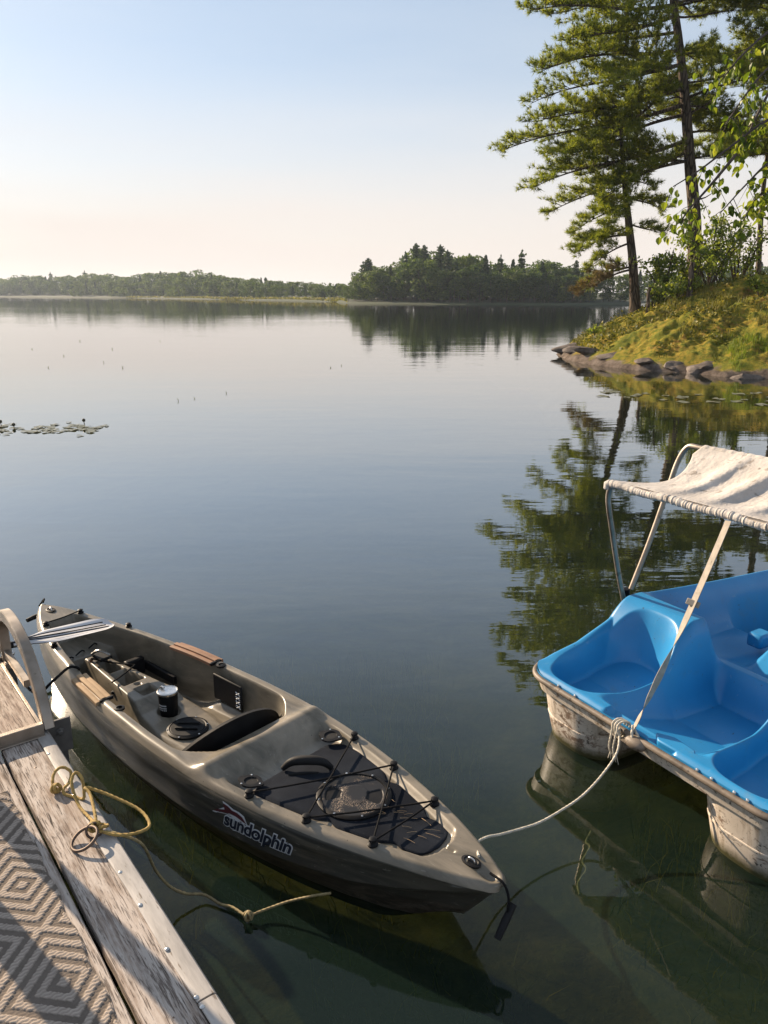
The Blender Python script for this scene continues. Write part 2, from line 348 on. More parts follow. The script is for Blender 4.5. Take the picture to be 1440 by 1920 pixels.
MAT['needle'] = M_leaf('pine_needles', (.066, .108, .022), (.170, .215, .036), (.34, .35, .056), .54, .5, .7)
MAT['needle_dead'] = M_leaf('dead_pine_needles', (.085, .062, .040), (.15, .115, .072), (.21, .165, .105), .3, .7, .6)
MAT['leaf'] = M_leaf('birch_leaf', (.085, .14, .018), (.16, .225, .03), (.30, .33, .05), .58, .42, 2.0, (1.1, 1.05, .5), True)
MAT['shrub'] = M_leaf('shrub_leaf', (.075, .12, .028), (.165, .22, .044), (.30, .33, .08), .52, .5, .8)
MAT['grass'] = M_leaf('shore_grass', (.10, .15, .022), (.17, .23, .032), (.27, .31, .06), .4, .6, .6)
MAT['cover'] = M_leaf('ground_cover_leaf', (.030, .042, .010), (.11, .12, .020), (.27, .225, .045), .3, .6, 1.2)
MAT['far_leaf'] = M_leaf('far_broadleaf', (.026, .055, .020), (.065, .110, .030), (.13, .18, .048), .4, .6, .12)
MAT['far_leaf2'] = M_leaf('far_pale_broadleaf', (.05, .085, .026), (.10, .15, .038), (.17, .22, .062), .4, .6, .12)
MAT['far_needle'] = M_leaf('far_conifer', (.014, .036, .018), (.035, .066, .026), (.075, .11, .038), .3, .6, .15)
MAT['reed'] = M_leaf('shore_reed', (.13, .14, .04), (.21, .20, .065), (.29, .27, .10), .35, .7, .05)
MAT['pad_leaf'] = M_leaf('lily_pad_leaf', (.11, .12, .07), (.17, .175, .115), (.26, .25, .18), .1, .35, 2.0)
MAT['bud'] = M_noise('lily_bud', (.02, .02, .01), (.05, .045, .02), 30)
def mat_moss():
    t = NT('mossy_ground'); co = t.coord(); a = t.noise(co, 1.1, 7, .65, .5); b = t.noise(co, 7, 6, .7); d = t.noise(co, 40, 4, .7)
    c = t.ramp(a, [(.30, (.06, .08, .016)), (.42, (.23, .215, .030)), (.55, (.37, .275, .045)), (.70, (.24, .125, .042))])
    c = t.mix(t.ramp(b, [(.46, 0), (.60, .85)]), c, (.115, .155, .024)); c = t.mix(t.ramp(d, [(.58, 0), (.70, .6)]), c, (.035, .026, .012))
    sp = t.n('SeparateXYZ'); t.l(t.coord(), sp.inputs[0]); rk = t.noise(co, 3.2, 6, .65)
    low = t.math('ADD', sp.outputs[2], t.math('MULTIPLY', t.math('SUBTRACT', t.noise(co, 1.7, 3), .5), .55))
    c = t.mix(t.ramp(low, [(.15, 1.), (.24, 0)]), c, t.ramp(rk, [(.34, (.07, .055, .047)), (.5, (.17, .135, .11)), (.66, (.27, .22, .185))]))
    t.bsdf(c, .95, 0, t.bump(t.math('ADD', b, d), 1., .06), .1); return t.m
MAT['moss'] = mat_moss()
def mat_rock():
    t = NT('shore_granite'); co = t.coord(); a = t.noise(co, 2.2, 7, .65, .4); b = t.noise(co, 26, 5, .7)
    c = t.ramp(a, [(.32, (.055, .044, .038)), (.5, (.13, .105, .088)), (.68, (.24, .195, .165))]); c = t.mix(t.ramp(b, [(.55, 0), (.7, .6)]), c, (.09, .08, .07))
    t.bsdf(c, .75, 0, t.bump(t.math('ADD', a, t.math('MULTIPLY', b, .4)), 1., .05), .3); return t.m
MAT['rock'] = mat_rock()
MAT['land'] = M_noise('far_shore_soil', (.018, .028, .012), (.035, .05, .018), .2, .95, .2, 1)

# ------------------------------------------------------------------ SETTING: water, lake bed, land
mesh_np('water', [(-3000, -300, 0), (3000, -300, 0), (3000, 4000, 0), (-3000, 4000, 0)], np.array([[0, 1, 2, 3]]), MAT['water'])
bpy.data.objects['water']['kind'] = 'structure'

def vnoise(x, y, seed=0):
    """smooth value noise"""
    r2 = np.random.default_rng(seed); T = r2.random((64, 64)); xi = np.floor(x).astype(int); yi = np.floor(y).astype(int); fx = x - xi; fy = y - yi
    fx = fx * fx * (3 - 2 * fx); fy = fy * fy * (3 - 2 * fy); g = lambda i, j: T[i % 64, j % 64]
    return (g(xi, yi) * (1 - fx) + g(xi + 1, yi) * fx) * (1 - fy) + (g(xi, yi + 1) * (1 - fx) + g(xi + 1, yi + 1) * fx) * fy
def fbm(x, y, seed=0, o=4):
    s = 0; a = .5
    for k in range(o): s = s + a * vnoise(x * 2 ** k, y * 2 ** k, seed + k); a *= .5
    return s

xs = np.concatenate([[-3000, -800, -200, -60], np.linspace(-20, 34, 140), [80, 200, 800, 3000]])
ys = np.concatenate([[-300, -60], np.linspace(-8, 40, 130), [80, 200, 800, 4000]])
GX, GY = np.meshgrid(xs, ys, indexing='ij')
GZ = -.42 - .06 * GY.clip(0, 3) - 1.7 * ss(4.0, 13, GY) + .22 * (fbm(GX * .9, GY * .9, 3) - .5) - .2 * ss(4, 9, np.abs(GX))
o = mesh_np('lake_bed', np.stack([GX, GY, GZ], -1).reshape(-1, 3), grid_faces(len(xs), len(ys)), MAT['bed'], smooth=True); o['kind'] = 'structure'

SHORE = np.array([(5.75, 26.3), (5.68, 25.0), (5.6, 23.9), (5.85, 22.5), (6.7, 20.7), (7.85, 19.9), (8.3, 19.0), (9.2, 18.55), (11, 17.6), (13.5, 16.2), (17, 14.4), (22, 12), (30, 9), (48, 6), (60, 60),
                  (30, 58), (20, 48), (14, 41), (10, 35.5), (7.6, 31), (6.3, 28.3)])
def shore_dist(px, py):
    d = np.full(px.shape, 1e9); ins = np.zeros(px.shape, bool); n = len(SHORE)
    for i in range(n):
        ax, ay = SHORE[i]; bx, by = SHORE[(i + 1) % n]; ex, ey = bx - ax, by - ay
        t = np.clip(((px - ax) * ex + (py - ay) * ey) / (ex * ex + ey * ey), 0, 1)
        d = np.minimum(d, np.hypot(px - ax - t * ex, py - ay - t * ey))
        c = ((ay > py) != (by > py)) & (px < (bx - ax) * (py - ay) / (by - ay + 1e-12) + ax); ins ^= c
    return np.where(ins, d, -d)
def land_z(px, py):
    px = np.asarray(px, float); py = np.asarray(py, float)
    d = shore_dist(px, py); dd = d.clip(0)
    z = 2.62 * (1 - np.exp(-(dd / 3.7) ** 1.15)) + .35 * ss(8, 16, dd)
    z = z + (fbm(px * .55, py * .55, 11) - .47) * .9 * ss(.2, 2.5, dd) + (fbm(px * 2.2, py * 2.2, 21) - .47) * .28 * ss(.1, 1., dd)
    z = z + (fbm(px * 6, py * 6, 31, 2) - .37) * .16 * ss(.2, .8, dd)
    return np.where(d > 0, z + (.06 + .13 * (fbm(px * 1.7, py * 1.7, 41, 2) - .3)) * ss(0, .12, d), d * .9)
xs = np.concatenate([np.linspace(4.5, 14, 300), np.linspace(14.2, 40, 60)]); ys = np.concatenate([np.linspace(9, 15.8, 30), np.linspace(16, 32, 300), np.linspace(32.3, 50, 30)]); GX, GY = np.meshgrid(xs, ys, indexing='ij'); GZ = np.maximum(land_z(GX, GY), -1.6)
o = mesh_np('point_ground', np.stack([GX, GY, GZ], -1).reshape(-1, 3), grid_faces(360, 360), MAT['moss'], smooth=True); o['kind'] = 'structure'

# far shore: a low strip of land that curves from far on the left to behind the point
FAR = [(-1400, 900), (-420, 560), (-243, 505), (-119, 378), (-53, 275), (-30, 232), (-12, 200), (-9, 178), (-6.5, 167), (4, 158), (14.5, 151.5), (35, 144), (46, 146), (60, 190), (110, 260), (400, 330), (1400, 500)]
vs_ = []
for (x, y) in FAR:
    n = Vector((x * .15, y, 0)).normalized()
    for (k, z) in ((-2, -1.2), (0, .05), (2.5, .35), (9, .6), (26, 1.5), (70, 2.2), (500, 3.)): vs_.append((x + n.x * k, y + n.y * k, z))
o = mesh_np('far_shore', vs_, grid_faces(len(FAR), 7)[:, ::-1], MAT['land'], smooth=True); o['kind'] = 'structure'

# ------------------------------------------------------------------ far trees (each its own object, a few mesh patterns shared)
def leaf_quads(C, size, up=.25, r=None):
    """one four-cornered leaf clump per centre, random tilt"""
    r = r or rng; n = len(C); d = r.normal(size=(n, 3)); d[:, 2] += up; d /= np.linalg.norm(d, axis=1)[:, None]
    a = np.cross(d, r.normal(size=(n, 3))); a /= np.linalg.norm(a, axis=1)[:, None]; b = np.cross(d, a)
    s = size * r.uniform(.6, 1.3, (n, 1)); k = r.uniform(.5, .9, (n, 1))
    V = np.stack([C - a * s, C - b * s * k + a * s * .15, C + a * s, C + b * s * k - a * s * .1], 1).reshape(-1, 3)
    return V, np.arange(4 * n).reshape(n, 4)
def trunk_np(h, r, n=6, bend=.0):
    V = []; 
    for i, z in enumerate((-.6, h * .3, h * .65, h)):
        for k in range(n):
            th = 2 * math.pi * k / n; q = r * (1 - .8 * i / 3); V.append((q * math.cos(th) + bend * z * z / h, q * math.sin(th), z))
    F = [(i * n + k, i * n + (k + 1) % n, (i + 1) * n + (k + 1) % n, (i + 1) * n + k) for i in range(3) for k in range(n)]
    return np.array(V), np.array(F)
def far_proto(name, kind, seed, leafm):
    r = np.random.default_rng(seed); tv, tf = trunk_np(.92 if kind != 'broad' else .7, .014)
    if kind == 'broad':
        C = []
        nb = 19
        for k in range(nb):
            z = r.uniform(.12, .88); rad = .30 * math.sin(math.pi * min(1, (z - .08) / .92)) ** .7; th = r.uniform(0, 6.283)
            c = np.array([rad * .75 * math.cos(th), rad * .75 * math.sin(th), z]); br = r.uniform(.09, .15)
            d = r.normal(size=(85, 3)); d[:, 2] += .35; d /= np.linalg.norm(d, axis=1)[:, None]; C.append(c + d * br * r.uniform(.65, 1.05, (85, 1)) * [1, 1, .8])
        C = np.concatenate(C); V, F = leaf_quads(C, .026, .4, r)
    elif kind == 'spruce':
        n = 1250; z = .06 + .94 * r.random(n) ** .8; rad = .20 * (1 - z) ** .85 + .012; rad *= .7 + .3 * np.abs(np.sin(z * 42 + r.uniform(0, 6))); th = r.uniform(0, 6.283, n); q = rad * r.uniform(.45, 1.08, n)
        C = np.stack([q * np.cos(th), q * np.sin(th), z - q * .25], 1); V, F = leaf_quads(C, .022, .5, r)
    else:  # white pine: stacked ragged plates on a bare stem
        C = []
        for k in range(17):
            z = .30 + .68 * k / 17 + r.uniform(-.02, .02); L = .24 * (1.05 - z) ** .55 * r.uniform(.55, 1.15); th = r.uniform(0, 6.283)
            for q in range(3):
                t2 = th + q * 2.1 + r.uniform(-.4, .4); n = 26; s = r.uniform(.25, 1, n) * L * r.uniform(.6, 1.1)
                C.append(np.stack([s * np.cos(t2) + r.normal(0, .022, n), s * np.sin(t2) + r.normal(0, .022, n), z + .12 * s + r.normal(0, .010, n)], 1))
        C.append(np.array([0, 0, 1.0]) + r.normal(size=(14, 3)) * [.012, .012, .02]); C = np.concatenate(C); V, F = leaf_quads(C, .024, .6, r)
    Va = np.concatenate([tv, V]); Fa = [tf, F + len(tv)]; mi = [1] * len(tf) + [0] * len(F)
    return mesh_np(name, Va, Fa, [leafm, MAT['bark']], midx=mi)
PROTO = {}
for kd, nm, lst in (('broad', 'broadleaf_tree', [('far_leaf', 1), ('far_leaf', 2), ('far_leaf2', 3), ('far_leaf', 4)]), ('spruce', 'spruce_tree', [('far_needle', 5), ('far_needle', 6), ('far_needle', 7)]), ('pine', 'tall_pine_tree', [('far_needle', 8), ('far_needle', 9)])):
    PROTO[kd] = [far_proto(nm, kd, sd_, MAT[m_]) for m_, sd_ in lst]
used = set(); FT = {}
def far_tree(kd, x, y, h, wide, label, group, z=.4, which=None):
    i = random.randrange(len(PROTO[kd])) if which is None else which; p = PROTO[kd][i]
    if (kd, i) in used: o = p.copy(); COL.objects.link(o)
    else: o = p; used.add((kd, i))
    o.location = (x, y, z); o.rotation_euler = (random.uniform(-.03, .03), random.uniform(-.03, .03), random.uniform(0, 6.28)); w = h * wide; o.scale = (w, w, h)
    tag(o, label, 'tree', group); FT.setdefault((group, label), []).append(o); return o
F_ = 1450.; cp, sp_ = math.cos(R(PITCH)), math.sin(R(PITCH))
def at(px, py, z=None, Y=None):
    """point of the place seen at a photo pixel, at a known height or a known distance"""
    dx = (px - 720) / F_; dy = (py - 960) / F_; d = np.array([dx, cp - dy * sp_, -sp_ - dy * cp])
    t = (z - CAM_H) / d[2] if z is not None else Y / d[1]
    return np.array([0, 0, CAM_H]) + d * t
def farline(x_px):
    """distance of the far waterline under a photo column"""
    return np.interp(x_px, [-400, 0, 250, 430, 560, 640, 655, 860, 1085, 1180, 1500], [620, 508, 381, 277, 230, 200, 170, 153, 145, 150, 260])
G_ISL = 'trees on the wooded headland across the lake'; G_FAR = 'trees along the hazy far left shore'; G_BEH = 'trees on the shore behind the near point'
LAB = {('broad', 0): 'rounded broadleaf tree in the dark wooded headland', ('spruce', 0): 'narrow dark spruce in the dark wooded headland', ('pine', 0): 'tall ragged pine rising from the dark wooded headland',
       ('broad', 1): 'hazy broadleaf tree in the low line of the far shore', ('spruce', 1): 'hazy pointed spruce in the low line of the far shore', ('pine', 1): 'hazy ragged pine in the low line of the far shore',
       ('broad', 2): 'broadleaf tree on the shore seen past the near pines', ('spruce', 2): 'spruce on the shore seen past the near pines', ('pine', 2): 'pine on the shore seen past the near pines'}
# headland: silhouette heights read per column, three rows deep
SIL = ([652, 668, 690, 712, 735, 760, 780, 800, 830, 860, 900, 930, 960, 985, 1010, 1040, 1070, 1090], [540, 508, 486, 498, 488, 480, 464, 468, 472, 468, 474, 488, 486, 484, 480, 484, 490, 505])
for row in range(3):
    for px in np.arange(655, 1092, (11, 15, 19)[row]):
        x = px + random.uniform(-4, 4); Y = farline(x) + 1.5 + row * 7 + random.uniform(0, 3); b = at(x, 560, Y=Y); top = at(x, np.interp(x, *SIL), Y=Y)[2]
        h = max(3.5, (top - .4) * random.uniform(*((.62, .88) if row == 0 else (.80, 1.0) if row == 1 else (.88, 1.03))))
        kd = random.choices(['broad', 'spruce', 'pine'], [.82, .13, .05])[0]
        far_tree(kd, b[0], Y, h, {'broad': random.uniform(.95, 1.3), 'spruce': random.uniform(.8, 1.2), 'pine': .9}[kd], LAB[(kd, 0)], G_ISL)
for px, ty in ((690, 486), (681, 494), (778, 459), (795, 462), (822, 460), (836, 470), (935, 482), (975, 472), (760, 476), (1076, 490)):
    Y = farline(px) + random.uniform(5, 9); b = at(px, 560, Y=Y); h = at(px, ty, Y=Y)[2] - .4
    far_tree('pine', b[0], Y, h, .85 if px > 700 else 1.25, LAB[('pine', 0)], G_ISL)
# left shore
SL = ([-60, 0, 60, 120, 180, 240, 300, 340, 400, 440, 480, 520, 560, 600, 650], [517, 518, 515, 513, 511, 516, 508, 504, 509, 517, 520, 523, 527, 530, 529])
for row in range(3):
    for px in np.arange(-50, 652, (12, 11, 10)[row]):
        x = px + random.uniform(-4, 4); Y = farline(x) * 1.02 + 5 + row * 12 + random.uniform(0, 8); b = at(x, 560, Y=Y)
        top = at(x, np.interp(x, *SL), Y=Y)[2]; h = (top - .5) * random.uniform(*((.55, .85) if row == 0 else (.75, 1.0) if row == 1 else (.90, 1.06))); h = max(4., h)
        kd = random.choices(['broad', 'spruce', 'pine'], [.84, .10, .06])[0]
        far_tree(kd, b[0], Y, h, {'broad': random.uniform(1.05, 1.5), 'spruce': 1.1, 'pine': 1.}[kd], LAB[(kd, 1)], G_FAR)
# behind the near point and on past the frame
for row in range(2):
    for px in np.arange(1092, 1560, (17, 22)[row]):
        x = px + random.uniform(-5, 5); Y = farline(x) + 4 + row * 10; b = at(x, 560, Y=Y); top = at(x, np.interp(x, [1090, 1130, 1180, 1300, 1560], [506, 500, 508, 496, 490]), Y=Y)[2]
        kd = random.choices(['broad', 'spruce'], [.6, .4])[0]; far_tree(kd, b[0], Y, top * random.uniform(.75, 1.03), 1.1, LAB[(kd, 2)], G_BEH)
# pale bushes and reeds at the foot of the left shore
for px, hgt in ((140, 12), (150, 14), (316, 12), (335, 16), (325, 10), (470, 15), (455, 13), (485, 12), (500, 14), (520, 12), (230, 16), (210, 14), (240, 13)):
    Y = farline(px) + 1; b = at(px, 558, Y=Y); far_tree('broad', b[0], Y, hgt * 2.1 * Y / 1450, 1.2, 'low bushy tree at the waterline of the far left shore', 'bushy trees at the far left waterline', .2, 2 if px < 400 else 0)
ONES = 'first second third fourth fifth sixth seventh eighth ninth tenth eleventh twelfth thirteenth fourteenth fifteenth sixteenth seventeenth eighteenth nineteenth'.split()
TENS = {20: 'twent', 30: 'thirt', 40: 'fort', 50: 'fift', 60: 'sixt', 70: 'sevent', 80: 'eight', 90: 'ninet'}
def ordinal(n):
    if n < 20: return ONES[n - 1]
    if n >= 100: return 'hundred and ' + ordinal(n - 100) if n > 100 else 'hundredth'
    a, b = n // 10 * 10, n % 10; return TENS[a] + ('ieth' if b == 0 else 'y-' + ONES[b - 1])
SHORT = {LAB[('broad', 0)]: 'rounded broadleaf tree counting from the open-water end of the dark headland', LAB[('spruce', 0)]: 'narrow spruce counting from the open-water end of the dark headland', LAB[('pine', 0)]: 'tall ragged pine counting from the open-water end of the dark headland',
         LAB[('broad', 1)]: 'hazy broadleaf tree counting along the far shore towards the headland', LAB[('spruce', 1)]: 'hazy pointed spruce counting along the far shore towards the headland', LAB[('pine', 1)]: 'hazy ragged pine counting along the far shore towards the headland',
         LAB[('broad', 2)]: 'broadleaf tree behind the near pines counting from the headland', LAB[('spruce', 2)]: 'spruce behind the near pines counting from the headland', LAB[('pine', 2)]: 'pine behind the near pines counting from the headland',
         'low bushy tree at the waterline of the far left shore': 'low bush at the far waterline counting towards the headland'}
for (g_, l_), os_ in FT.items():
    for k, o in enumerate(sorted(os_, key=lambda o: o.location.x / o.location.y)): o['label'] = ordinal(k + 1) + ' ' + SHORT[l_]
C = []
for px in np.linspace(238, 650, 2200):
    if 300 < px < 308: continue
    x = px + rng.uniform(-2, 2); Y = farline(x) - rng.uniform(0, 5); b = at(x, 560, Y=Y); C.append((b[0], Y, rng.uniform(.05, .9)))
V, F = leaf_quads(np.array(C), .42, 0); o = mesh_np('reed_bed', V, F, MAT['reed']); tag(o, 'yellow green reed bed along the far left waterline', 'reeds', kind='stuff')

# ------------------------------------------------------------------ near pines
def tufts(C, D, L, w, n, r):
    """needle tufts: n thin blades from each centre, leaning along D"""
    m = len(C); C = np.repeat(C, n, 0); D = np.repeat(D, n, 0); d = r.normal(size=(m * n, 3)) * .62 + D * .75; d[:, 2] += .22; d /= np.linalg.norm(d, axis=1)[:, None]
    a = np.cross(d, r.normal(size=(m * n, 3))); a /= np.linalg.norm(a, axis=1)[:, None]; l = L * r.uniform(.7, 1.2, (m * n, 1)); ww = w * r.uniform(.7, 1.2, (m * n, 1))
    base = C - d * l * .15
    V = np.stack([base - a * ww * .5, base + a * ww * .5, base + d * l + a * ww * .12, base + d * l - a * ww * .12], 1).reshape(-1, 3)
    return V, np.arange(4 * m * n).reshape(-1, 4)
def bough(tree, p0, az, L, el0, el1, r0, r, dens=1., dead=False, up=.60, plume=.38):
    """one limb: leaves the trunk at slope el0, reaches slope el1 at its tip; flat fans of twigs with needle tufts on both sides"""
    n = max(8, int(L * 3)); P = [Vector(p0)]; az_ = az; ph = r.uniform(0, 6.28)
    for i in range(n):
        t = (i + 1) / n; el = el0 + (el1 - el0) * t; az_ += r.normal(0, .06)
        el += .10 * math.sin(t * 5 + ph); P.append(P[-1] + Vector((math.cos(el) * math.sin(az_), math.cos(el) * math.cos(az_), math.sin(el))) * (L / n))
    mb = MB(); mb.tube(P, [r0 * (1 - .85 * i / n) for i in range(n + 1)], n=6); Cs = []; Ds = []
    nb = max(4, int(L * 5.9 * dens * r.uniform(.8, 1.15)))
    for k in range(nb):
        t = .13 + .87 * (k + r.random()) / nb; i = min(n - 1, int(t * n)); f = t * n - i; q = P[i].lerp(P[i + 1], f); T = (P[i + 1] - P[i]).normalized()
        side = 1 if k % 2 else -1; N = Vector((-T.y, T.x, 0)); N.normalize(); ang = r.uniform(.55, 1.0)
        d = T * math.cos(ang) + N * side * math.sin(ang) + Vector((0, 0, r.uniform(.0, up))); d.normalize()
        l = L * plume * (1.18 - t) * r.uniform(.6, 1.15) + .22; m = max(3, int(l * 5)); Q = [q]
        for j in range(m): d = (d + Vector((r.normal(0, .07), r.normal(0, .07), .06 * up * 3 / m + r.normal(0, .05)))).normalized(); Q.append(Q[-1] + d * (l / m))
        mb.tube(Q, [max(.004, r0 * .22 * (1 - .75 * j / m)) for j in range(m + 1)], n=4, cap=False)
        nt_ = int(l * 13 * dens) + 3
        for j in range(nt_):
            s = .18 + .82 * j / nt_; jj = min(m - 1, int(s * m)); c = Q[jj].lerp(Q[jj + 1], s * m - jj); dv = (Q[jj + 1] - Q[jj]).normalized()
            off = r.normal(0, .095, 3) * (1.15 - s * .5); off[2] = abs(off[2]) * .7
            Cs.append(np.array(c) + off); Ds.append(np.array(dv))
    for j in range(int(6 * dens)):
        Cs.append(np.array(P[-1]) + r.normal(0, .08, 3)); Ds.append(np.array((P[-1] - P[-2]).normalized()))
    w = mb.build('bough', MAT['twig'] if r0 < .03 else MAT['bark'], tree)
    if Cs:
        V, F = tufts(np.array(Cs), np.array(Ds), .19, .0185, 17, r); mesh_np('needles', V, F, MAT['needle_dead'] if dead else MAT['needle'], w)
    return w
def trunk(tree, pts, r0, r1, mat='bark'):
    P = resample(spline(pts, 10), .35); m = len(P); rr = []
    for i in range(m):
        t = i / (m - 1); rr.append(lerp(r0, r1, t ** .9) * (1 + .55 * math.exp(-t * 26)) * random.uniform(.97, 1.03))
    return MB().tube(P, rr, n=14).build('trunk', MAT[mat], tree), P
def trunk_at(P, z):
    for a, b in zip(P, P[1:]):
        if a.z <= z <= b.z: return a.lerp(b, (z - a.z) / (b.z - a.z))
    return P[-1]
def img_pt(px, py, Y): p = at(px, py, Y=Y); return Vector(p)
r = np.random.default_rng(42)
# tall pine: trunk through points read off the photograph at 29 m
zb = float(land_z(11.2, 29.0)); tall = empty('pine_tree', (0, 0, 0)); tag(tall, 'tallest pine with a long bare trunk and boughs swept towards the lake', 'tree')
B0 = Vector((11.15, 29., zb - .3)); tall.location = B0
def rel(p, o): return Vector(p) - o.location
tp = [B0, img_pt(1303, 430, 29), img_pt(1293, 300, 29), img_pt(1284, 180, 29), img_pt(1272, 70, 29), img_pt(1260, -20, 29), img_pt(1250, -160, 29), img_pt(1246, -300, 29)]
_, TP = trunk(tall, [rel(p, tall) for p in tp], .27, .05)
LEFT = [  # tip pixel, trunk pixel height, depth of the tip (m)
    (985, 52, 10, 27.5), (1030, 20, -25, 30), (998, 165, 95, 27), (1003, 205, 120, 29.5), (1005, 248, 165, 27.5), (955, 302, 195, 28.2), (1030, 300, 215, 30.5), (990, 376, 262, 27.8), (1036, 408, 282, 29.6), (1090, 300, 150, 26.5), (1060, 130, 60, 31),
    (1080, 90, 30, 26), (1110, 245, 140, 31.5), (1140, 380, 300, 27), (1130, 190, 120, 25.8), (1045, 0, -70, 28), (1010, -60, -130, 28.5), (1075, -110, -190, 29.5), (1110, -190, -260, 28), (1160, -250, -300, 29)]
for (tx, ty, sy, Yd) in LEFT:
    z0 = img_pt(1280, sy, 29).z - B0.z; p0 = trunk_at(TP, z0); tip = rel(img_pt(tx, ty, Yd), tall); v = tip - p0; L = v.length; el = math.asin(v.z / L); az = math.atan2(v.x, v.y)
    bough(tall, p0, az, L * 1.02, el + .10, el - .08 + .06, .035 + .006 * L, r, 1.0)
for k in range(38):
    z0 = r.uniform(4.6, 15.6); p0 = trunk_at(TP, z0); az = r.uniform(-.9, 2.6); L = r.uniform(1.6, 4.2) * (1.1 - .55 * max(0, (z0 - 8) / 9))
    bough(tall, p0, az, L, r.uniform(-.05, .2), r.uniform(-.1, .25), .03 + .004 * L, r, .95)
for k in range(14):
    z0 = r.uniform(14, 17.3); bough(tall, trunk_at(TP, z0), r.uniform(0, 6.28), r.uniform(.9, 2.2), r.uniform(.1, .5), .5, .025, r, 1.)
for k in range(9):  # dead stubs on the bare trunk
    z0 = r.uniform(2.2, 8.5); p0 = trunk_at(TP, z0); a = r.uniform(0, 6.28); l = r.uniform(.3, .9); d = Vector((math.sin(a), math.cos(a), r.uniform(-.1, .5)))
    MB().tube([p0, p0 + d * l * .6, p0 + d * l + Vector((0, 0, .08))], [.035, .022, .008], n=6).build('dead_branch', MAT['bark'], tall)
# leaning pine nearer the tip of the point
zb2 = float(land_z(8.95, 28.4)); lean = empty('pine_tree', (8.98, 28.4, zb2 - .25)); tag(lean, 'shorter leaning pine nearest the tip of the rocky point', 'tree')
tp = [lean.location.copy(), img_pt(1187, 500, 28.4), img_pt(1180, 430, 28.4), img_pt(1172, 350, 28.4), img_pt(1166, 270, 28.4), img_pt(1164, 215, 28.4)]
_, TP2 = trunk(lean, [rel(p, lean) for p in tp], .20, .05)
for (tx, ty, sy, Yd, dead) in [(1074, 476, 440, 27.6, 0), (1090, 462, 425, 29, 0), (1100, 505, 455, 28.6, 0), (1083, 548, 505, 28.0, 1), (1100, 535, 500, 28.6, 0), (1130, 425, 400, 27, 0), (1075, 440, 380, 28.6, 0), (1240, 440, 420, 28, 0), (1250, 400, 370, 29, 0), (1225, 350, 330, 27.6, 0),
                               (1110, 360, 335, 27.4, 0), (1090, 330, 300, 28.6, 0), (1120, 290, 260, 28, 0), (1215, 290, 265, 28.4, 0), (1150, 400, 370, 26.8, 0), (1200, 240, 230, 28.4, 0), (1130, 250, 225, 28.4, 0)]:
    p0 = trunk_at(TP2, img_pt(1175, sy, 28.4).z - lean.location.z); v = rel(img_pt(tx, ty, Yd), lean) - p0; L = v.length; el = math.asin(v.z / L); az = math.atan2(v.x, v.y)
    bough(lean, p0, az, L, el + .15, el - .1, .028 + .006 * L, r, 1.25, dead=bool(dead), plume=.42)
# pines standing further right, behind
for (px, py, Y, tops, nb, lab) in ((1425, 505, 31, -120, 26, 'thin dark pine at the top of the mossy bank'), (1500, 500, 28, -300, 40, 'pine partly out of frame at the right of the bank')):
    b = img_pt(px, py, Y); b.z = float(land_z(b.x, b.y)) - .2; tr = empty('pine_tree', b); tag(tr, lab, 'tree'); H_ = img_pt(px, tops, Y).z - b.z
    _, TQ = trunk(tr, [Vector((0, 0, 0)), Vector((-.25, 0, H_ * .3)), Vector((-.2, .1, H_ * .65)), Vector((-.4, 0, H_))], .11 if px < 1450 else .2, .03)
    for k in range(nb):
        z0 = r.uniform(.30, .98) * H_; bough(tr, trunk_at(TQ, z0), r.uniform(-2.6, 1.2), r.uniform(1.8, 4.6) * (1.15 - .6 * z0 / H_), r.uniform(-.1, .25), r.uniform(-.15, .2), .03, r, .9)

# broadleaf shrubs round the foot of the trunks
def shrub(x, y, h, w, n, label, name='shrub', size=.055, m='shrub', group=None, seed=1, stems=7):
    q = np.random.default_rng(seed); z = float(land_z(x, y)); o = empty(name, (x, y, z - .05)); tag(o, label, 'shrub' if name == 'shrub' else name.split('_')[-1], group); mb = MB(); C = []
    for k in range(stems):
        a = q.uniform(0, 6.28); d = w * q.uniform(.3, 1.); tip = Vector((math.cos(a) * d, math.sin(a) * d, h * q.uniform(.65, 1.))); mid = tip * .5 + Vector((0, 0, h * .12)); P = spline([(0, 0, 0), mid, tip], 5)
        mb.tube(P, [.016 * h * (1 - .8 * i / (len(P) - 1)) + .003 for i in range(len(P))], n=5, cap=False)
        for j in range(6):
            s = P[int(len(P) * q.uniform(.35, .99)) - 1]; e = s + Vector((q.normal(0, .3), q.normal(0, .3), q.uniform(-.05, .3))) * h * .35; mb.tube([s, (s + e) / 2 + Vector((0, 0, .03)), e], [.006, .005, .003], n=4, cap=False)
            m_ = max(3, int(n * .62) // (stems * 6)); t = q.random((m_, 1)); C.append(np.array(s) * (1 - t) + np.array(e) * t + q.normal(0, .07 * h ** .5, (m_, 3)))
    mb.build('stems', MAT['twig'], o); V, F = leaf_quads(np.concatenate(C), size, .5, q); mesh_np('foliage', V, F, MAT[m], o); return o
